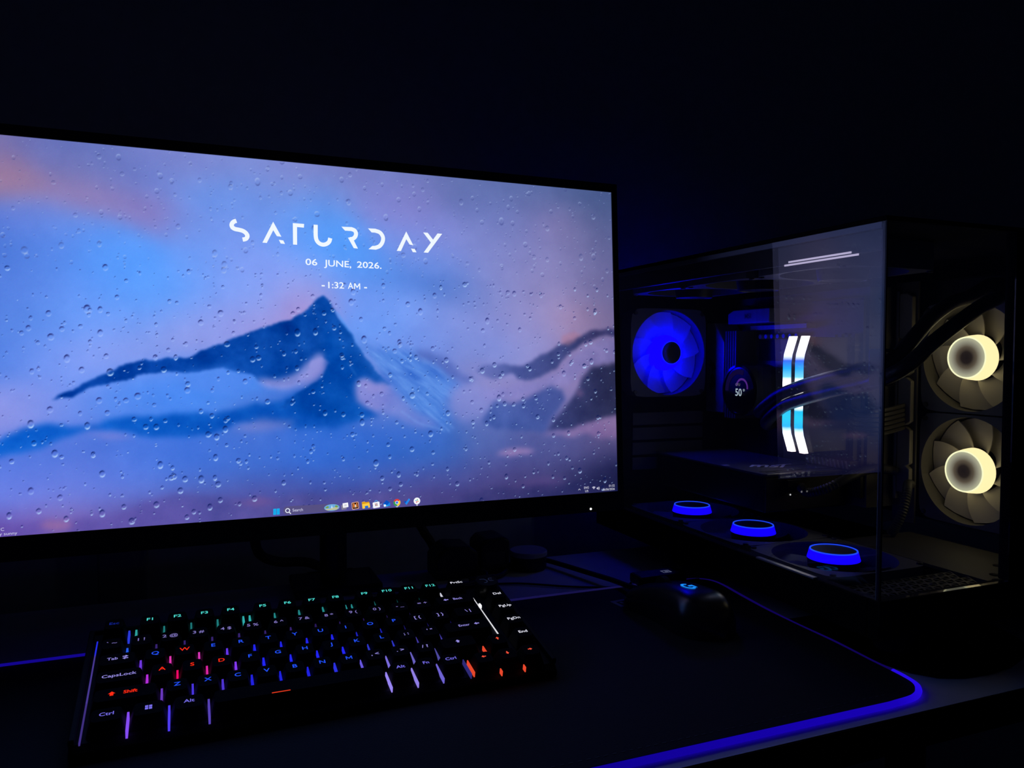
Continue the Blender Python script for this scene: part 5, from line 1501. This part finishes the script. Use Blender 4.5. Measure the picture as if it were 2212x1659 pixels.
# socket frame, memory slots, lower sinks and connectors
rel(Pm, MB().box(0.7000, BXF, 0.775, 0.845, 0.166, 0.244)).build('socket_frame', M_sink, mbd)
for y in (0.7055, 0.6955, 0.6855, 0.6755):
    rel(Pm, MB().box(0.6950, BXF, y - 0.0028, y + 0.0028, 0.130, 0.276)).build('memory_slot', M_blk, mbd)
for y, z in ((0.674, 0.214), (0.674, 0.196)):
    rel(Pm, MB().box(0.688, BXF, y - 0.004, y + 0.004, z - 0.006, z + 0.006)).build('header', M_sink, mbd)
rel(Pm, MB().box(0.690, BXF, 0.672, 0.742, 0.1195, 0.1290)).build('drive_sink', M_sink, mbd)
for k in range(11):
    y = 0.6725 + k * 0.0062
    rel(Pm, MB().prism([(y, 0.1197), (y + 0.0026, 0.1197), (y + 0.0052, 0.1287), (y + 0.0026, 0.1287)], 0.6885, 0.6899, 'x')).build('ridge', M_silver, mbd)
for z in (0.262, 0.256):
    rel(Pm, MB().box(0.694, BXF, 0.672, 0.680, z, z + 0.003)).build('header', M_sink, mbd)

# ------------------------------------------------------------------ memory modules with light bars
WH = (4.6, 4.3, 4.3, 1)
mt = gmat('memory_light', None, None, -0.0665, 0.0665, 'Z', ramp=[(0.0, (3.6, 2.7, 2.6, 1)), (0.08, WH), (0.15, (2.6, 3.0, 4.2, 1)), (0.22, (0.02, 0.75, 1.6, 1)), (0.30, (0.0, 0.95, 1.35, 1)), (0.36, (0.03, 0.85, 1.5, 1)), (0.43, (4.0, 3.8, 4.0, 1)),
                                                            (0.59, WH), (0.65, (0.3, 1.1, 1.7, 1)), (0.72, (0.03, 0.65, 1.5, 1)), (0.79, (0.04, 0.22, 1.6, 1)), (0.86, (2.6, 2.8, 4.2, 1)), (1.0, (4.2, 3.6, 3.5, 1))])
RX = 0.6205
bar_pts = [(RX + 0.0085, 0.0665), (RX + 0.0012, 0.0455), (RX, 0.036), (RX, -0.036), (RX + 0.0012, -0.0455), (RX + 0.0085, -0.0665), (RX + 0.0145, -0.0665), (RX + 0.0072, -0.0455), (RX + 0.0058, -0.036), (RX + 0.0058, 0.036), (RX + 0.0072, 0.0455), (RX + 0.0145, 0.0665)]
body_pts = [(RX + 0.0148, 0.0655), (RX + 0.0075, 0.0455), (RX + 0.0061, 0.036), (RX + 0.0061, -0.036), (RX + 0.0075, -0.0455), (RX + 0.0148, -0.0655), (0.6945, -0.0655), (0.6945, 0.0655)]
for y, lab in ((0.7020, 'memory stick with white and cyan light bar, nearer the pump'), (0.6825, 'memory stick with white and cyan light bar, nearer the front glass')):
    r = tag(empty('memory_module', (0.66, y, 0.2065)), lab, 'memory stick', 'lit memory sticks')
    q_ = MB().prism([(a - 0.66, b) for a, b in body_pts], -0.0034, 0.0034, 'y')
    q_.build('heat_spreader', mat('spreader_grey', (0.05, 0.05, 0.055), 0.4, 0.4), r, bevel=0.0006)
    q_ = MB().prism([(a - 0.66, b) for a, b in bar_pts], -0.0036, 0.0036, 'y')
    q_.build('light_bar', mt, r)

# ------------------------------------------------------------------ round pump with display, and hoses
Pu = (0.70, 0.8125, 0.2060)
pump = tag(empty('cooler_pump', Pu), 'round black cooler pump whose display reads CPU 50', 'pump')


def axle(mb, name, mt_, parent, x, smooth=True):
    """Lathe shapes turned to look toward the glass side."""
    o = mb.build(name, mt_, parent, smooth=smooth)
    o.matrix_local = Matrix.Translation((x - Pu[0], 0, 0)) @ Matrix.Rotation(-PI / 2, 4, 'Y')
    return o


axle(MB().lathe([(0.031, 0.0), (0.031, 0.010), (0.0335, 0.012), (0.0335, 0.052), (0.0325, 0.0545)], 48), 'pump_housing', mat('pump_black', (0.05, 0.05, 0.055), 0.22), pump, 0.6995)
axle(MB().lathe([(0.0330, 0.0), (0.0330, 0.0025), (0.0300, 0.0030), (0.0298, 0.0016), (0.001, 0.0016)], 48, caps=True), 'display_glass', mat('display_black', (0.004, 0.004, 0.006), 0.08), pump, 0.6452)
fx = 0.6432 - Pu[0]
put = lambda a, b: (fx, -a, b)
mb = MB()
text_into(mb, '50', lambda a, b: put(a - 0.0068, b - 0.0075), h=0.0095, bold=0.012)
text_into(mb, '\u00b0', lambda a, b: put(a + 0.0085, b - 0.0065), h=0.008)
mb.build('reading', emat('reading_white', (205, 225, 240), 0.9), pump)
mb = MB()
text_into(mb, 'CPU', lambda a, b: put(a - 0.0068, b + 0.0055), h=0.0034, bold=0.0)
mb.build('reading_caption', emat('reading_grey', (140, 140, 160), 0.8), pump)
mb = MB()
for k in range(20):
    a0, a1 = PI * 0.98 * (1 - k / 20) - 0.35 + 0.2, PI * 0.98 * (1 - (k + 1) / 20) - 0.35 + 0.2
    pts = [put(0.006 + r * math.cos(t), 0.0035 + r * math.sin(t)) for r, t in ((0.0095, a0), (0.0122, a0), (0.0122, a1), (0.0095, a1))]
    mb.add(pts, [(0, 1, 2, 3)])
mb.build('gauge_arc', emat('gauge_purple', (92, 44, 148), 1.0), pump)
mb = MB()
for k in range(18):
    a0, a1 = 1.2 + 2.0 * k / 18, 1.2 + 2.0 * (k + 1) / 18
    pts = [put(r * math.cos(t), r * math.sin(t)) for r, t in ((0.0205, a0), (0.0272, a0), (0.0272, a1), (0.0205, a1))]
    mb.add(pts, [(0, 1, 2, 3)])
mb.build('gauge_halo', emat('gauge_dim_violet', (20, 10, 62), 1.0), pump)
M_hose = mat('hose_rubber', (0.020, 0.020, 0.023), 0.32, noise=0.2, scale=900, bump=0.2)
h1 = [(0.672, 0.7750, 0.1810), (0.655, 0.7640, 0.1660), (0.6250, 0.7380, 0.1711), (0.6121, 0.6960, 0.1918), (0.6048, 0.6590, 0.2024), (0.5922, 0.6000, 0.2143), (0.5825, 0.5500, 0.2237), (0.5755, 0.5200, 0.2312), (0.5801, 0.5020, 0.2419), (0.6031, 0.4980, 0.2605), (0.6378, 0.5030, 0.2777), (0.6820, 0.5140, 0.2950), (0.7416, 0.5320, 0.3113), (0.7565, 0.5360, 0.3250)]
h2 = [(0.672, 0.7845, 0.1980), (0.655, 0.7710, 0.1835), (0.6278, 0.7540, 0.1822), (0.6122, 0.7040, 0.2040), (0.6039, 0.6640, 0.2156), (0.5907, 0.6050, 0.2278), (0.5848, 0.5580, 0.2372), (0.5856, 0.5330, 0.2430), (0.5942, 0.5220, 0.2535), (0.6141, 0.5220, 0.2707), (0.6440, 0.5300, 0.2880), (0.6808, 0.5400, 0.3023), (0.7220, 0.5520, 0.3112), (0.7565, 0.5560, 0.3250)]
tag(MB().tube(h1, 0.0069, 14, smooth=8).build('coolant_hose', M_hose, smooth=True), 'lower black hose arching past the memory sticks to the radiator', 'hose', 'coolant hoses')
tag(MB().tube(h2, 0.0069, 14, smooth=8).build('coolant_hose', M_hose, smooth=True), 'upper black hose arching past the memory sticks to the radiator', 'hose', 'coolant hoses')
Pk = (0.5770, 0.5265, 0.2390)
clip = tag(empty('hose_clip', Pk), 'small black clip binding the two hoses by the glass corner', 'clip')
MB().box(-0.0100, -0.0072, -0.006, 0.006, -0.016, 0.018).build('clip_bar', M_blk, clip, bevel=0.0008)
MB().box(-0.0072, 0.0085, -0.006, 0.006, 0.0150, 0.018).build('clip_jaw', M_blk, clip, bevel=0.0008)
MB().box(-0.0072, 0.0085, -0.006, 0.006, -0.016, -0.0130).build('clip_jaw', M_blk, clip, bevel=0.0008)

# ------------------------------------------------------------------ graphics card
Pg = (0.64, 0.79, 0.1)
gpu = tag(empty('graphics_card', Pg), 'graphics card lying level above the floor fans with lettered back plate', 'graphics card')
GZ, GY0, GY1, GX0, GX1 = 0.1180, 0.6860, 0.9080, 0.5800, 0.7020
rel(Pg, MB().box(GX0 + 0.002, GX1, GY0 + 0.002, GY1, GZ - 0.044, GZ - 0.0042)).build('shroud', M_blk, gpu, bevel=0.002)
rel(Pg, MB().box(GX0 + 0.001, GX1 - 0.001, GY0 + 0.001, GY1, GZ - 0.0040, GZ - 0.0024)).build('circuit', mat('pcb_green_black', (0.03, 0.028, 0.02), 0.4), gpu)
bp_ = rel(Pg, MB().prism([(GX0, GY0 + 0.004), (GX0 + 0.004, GY0), (GX1 - 0.002, GY0), (GX1 - 0.002, GY1), (GX0, GY1)], GZ - 0.0022, GZ)).build('back_plate', mat('brushed_plate', (0.16, 0.152, 0.156), 0.30, 0.0, spec=0.6, noise=0.1, scale=120), gpu, bevel=0.0005)
tm = MB()
text_into(tm, 'msi', lambda a, b: (0.6023 + a * 0.894 + b * 0.749 - Pg[0], 0.7400 - a * 0.447 + b * 0.662 - Pg[1], GZ + 0.00025 - Pg[2]), w=0.0398, h=0.030, bold=0.02)
tm.build('plate_letters', mat('letters_silver', (0.88, 0.88, 0.90), 0.5), bp_)
dk = MB()
for i, (x0_, x1_, y_, w_) in enumerate(((0.588, 0.668, 0.7035, 0.0022), (0.592, 0.690, 0.6975, 0.0016), (0.610, 0.694, 0.7330, 0.002), (0.612, 0.640, 0.7385, 0.0016), (0.600, 0.628, 0.6915, 0.0014))):
    dk.box(x0_, x1_, y_, y_ + w_, GZ + 0.00005, GZ + 0.0002)
rel(Pg, dk).build('plate_stripes', mat('stripe_dark', (0.012, 0.012, 0.014), 0.5), bp_)
sv = MB()
for x0_, x1_, y_, w_ in ((0.5815, 0.590, 0.7600, 0.006), (0.612, 0.624, 0.7440, 0.0016), (0.645, 0.668, 0.7420, 0.0012)):
    sv.box(x0_, x1_, y_, y_ + w_, GZ + 0.00005, GZ + 0.0002)
rel(Pg, sv).build('plate_marks', mat('letters_silver', (0.88, 0.88, 0.90), 0.5), bp_)
rel(Pg, MB().box(0.610, 0.640, GY0 - 0.004, GY0 + 0.0018, GZ - 0.022, GZ - 0.008)).build('power_socket', M_blk, gpu)
rel(Pg, MB().box(0.6175, 0.6187, GY0 + 0.0012, GY0 + 0.0019, GZ - 0.026, GZ - 0.0245)).build('status_light', emat('white_led3', (255, 255, 255), 1.0), gpu)


def braided(pts, r):
    """Braided sleeve: a tube with fine ribs."""
    P3 = catmull([Vector(p) for p in pts], 14)
    mb_ = MB()
    n = len(P3)
    mb_.tube(P3, lambda t: r * (0.90 + 0.16 * (int(round(t * (n - 1))) % 2)), 10, smooth=0)
    return mb_


tag(braided([(0.625, 0.680, 0.103), (0.626, 0.668, 0.098), (0.640, 0.655, 0.104), (0.668, 0.650, 0.116), (0.705, 0.655, 0.122), (0.730, 0.655, 0.120), (0.7405, 0.654, 0.118)], 0.0052).build('graphics_power_cable', mat('braid_grey', (0.05, 0.05, 0.055), 0.5), smooth=True),
    'braided dark cable rising from the graphics card to the tray', 'cable')
for k in range(6):
    z = 0.1640 + k * 0.0052
    tag(MB().tube([(0.698, 0.678, z + 0.004), (0.690, 0.672, z + 0.003), (0.684, 0.660, z), (0.692, 0.6480, z - 0.001), (0.712, 0.6440, z), (0.735, 0.646, z + 0.003), (0.7495, 0.6480, z + 0.005)], 0.0024, 8).build('board_power_wire', mat('braid_warm', (0.07, 0.065, 0.06), 0.45), smooth=True),
        'dark sleeved wire looping to the case tray, %s of six stacked' % ('lowest', 'second from bottom', 'third from bottom', 'fourth from bottom', 'second from top', 'topmost')[k], 'wire', 'six stacked board power wires')
tag(braided([(0.7495, 0.640, 0.104), (0.735, 0.632, 0.106), (0.722, 0.622, 0.098), (0.712, 0.618, 0.080), (0.706, 0.622, 0.062), (0.704, 0.626, 0.0535)], 0.0050).build('fan_cable', mat('braid_grey', (0.05, 0.05, 0.055), 0.5), smooth=True),
    'braided dark cable drooping from the tray to the case floor', 'cable')
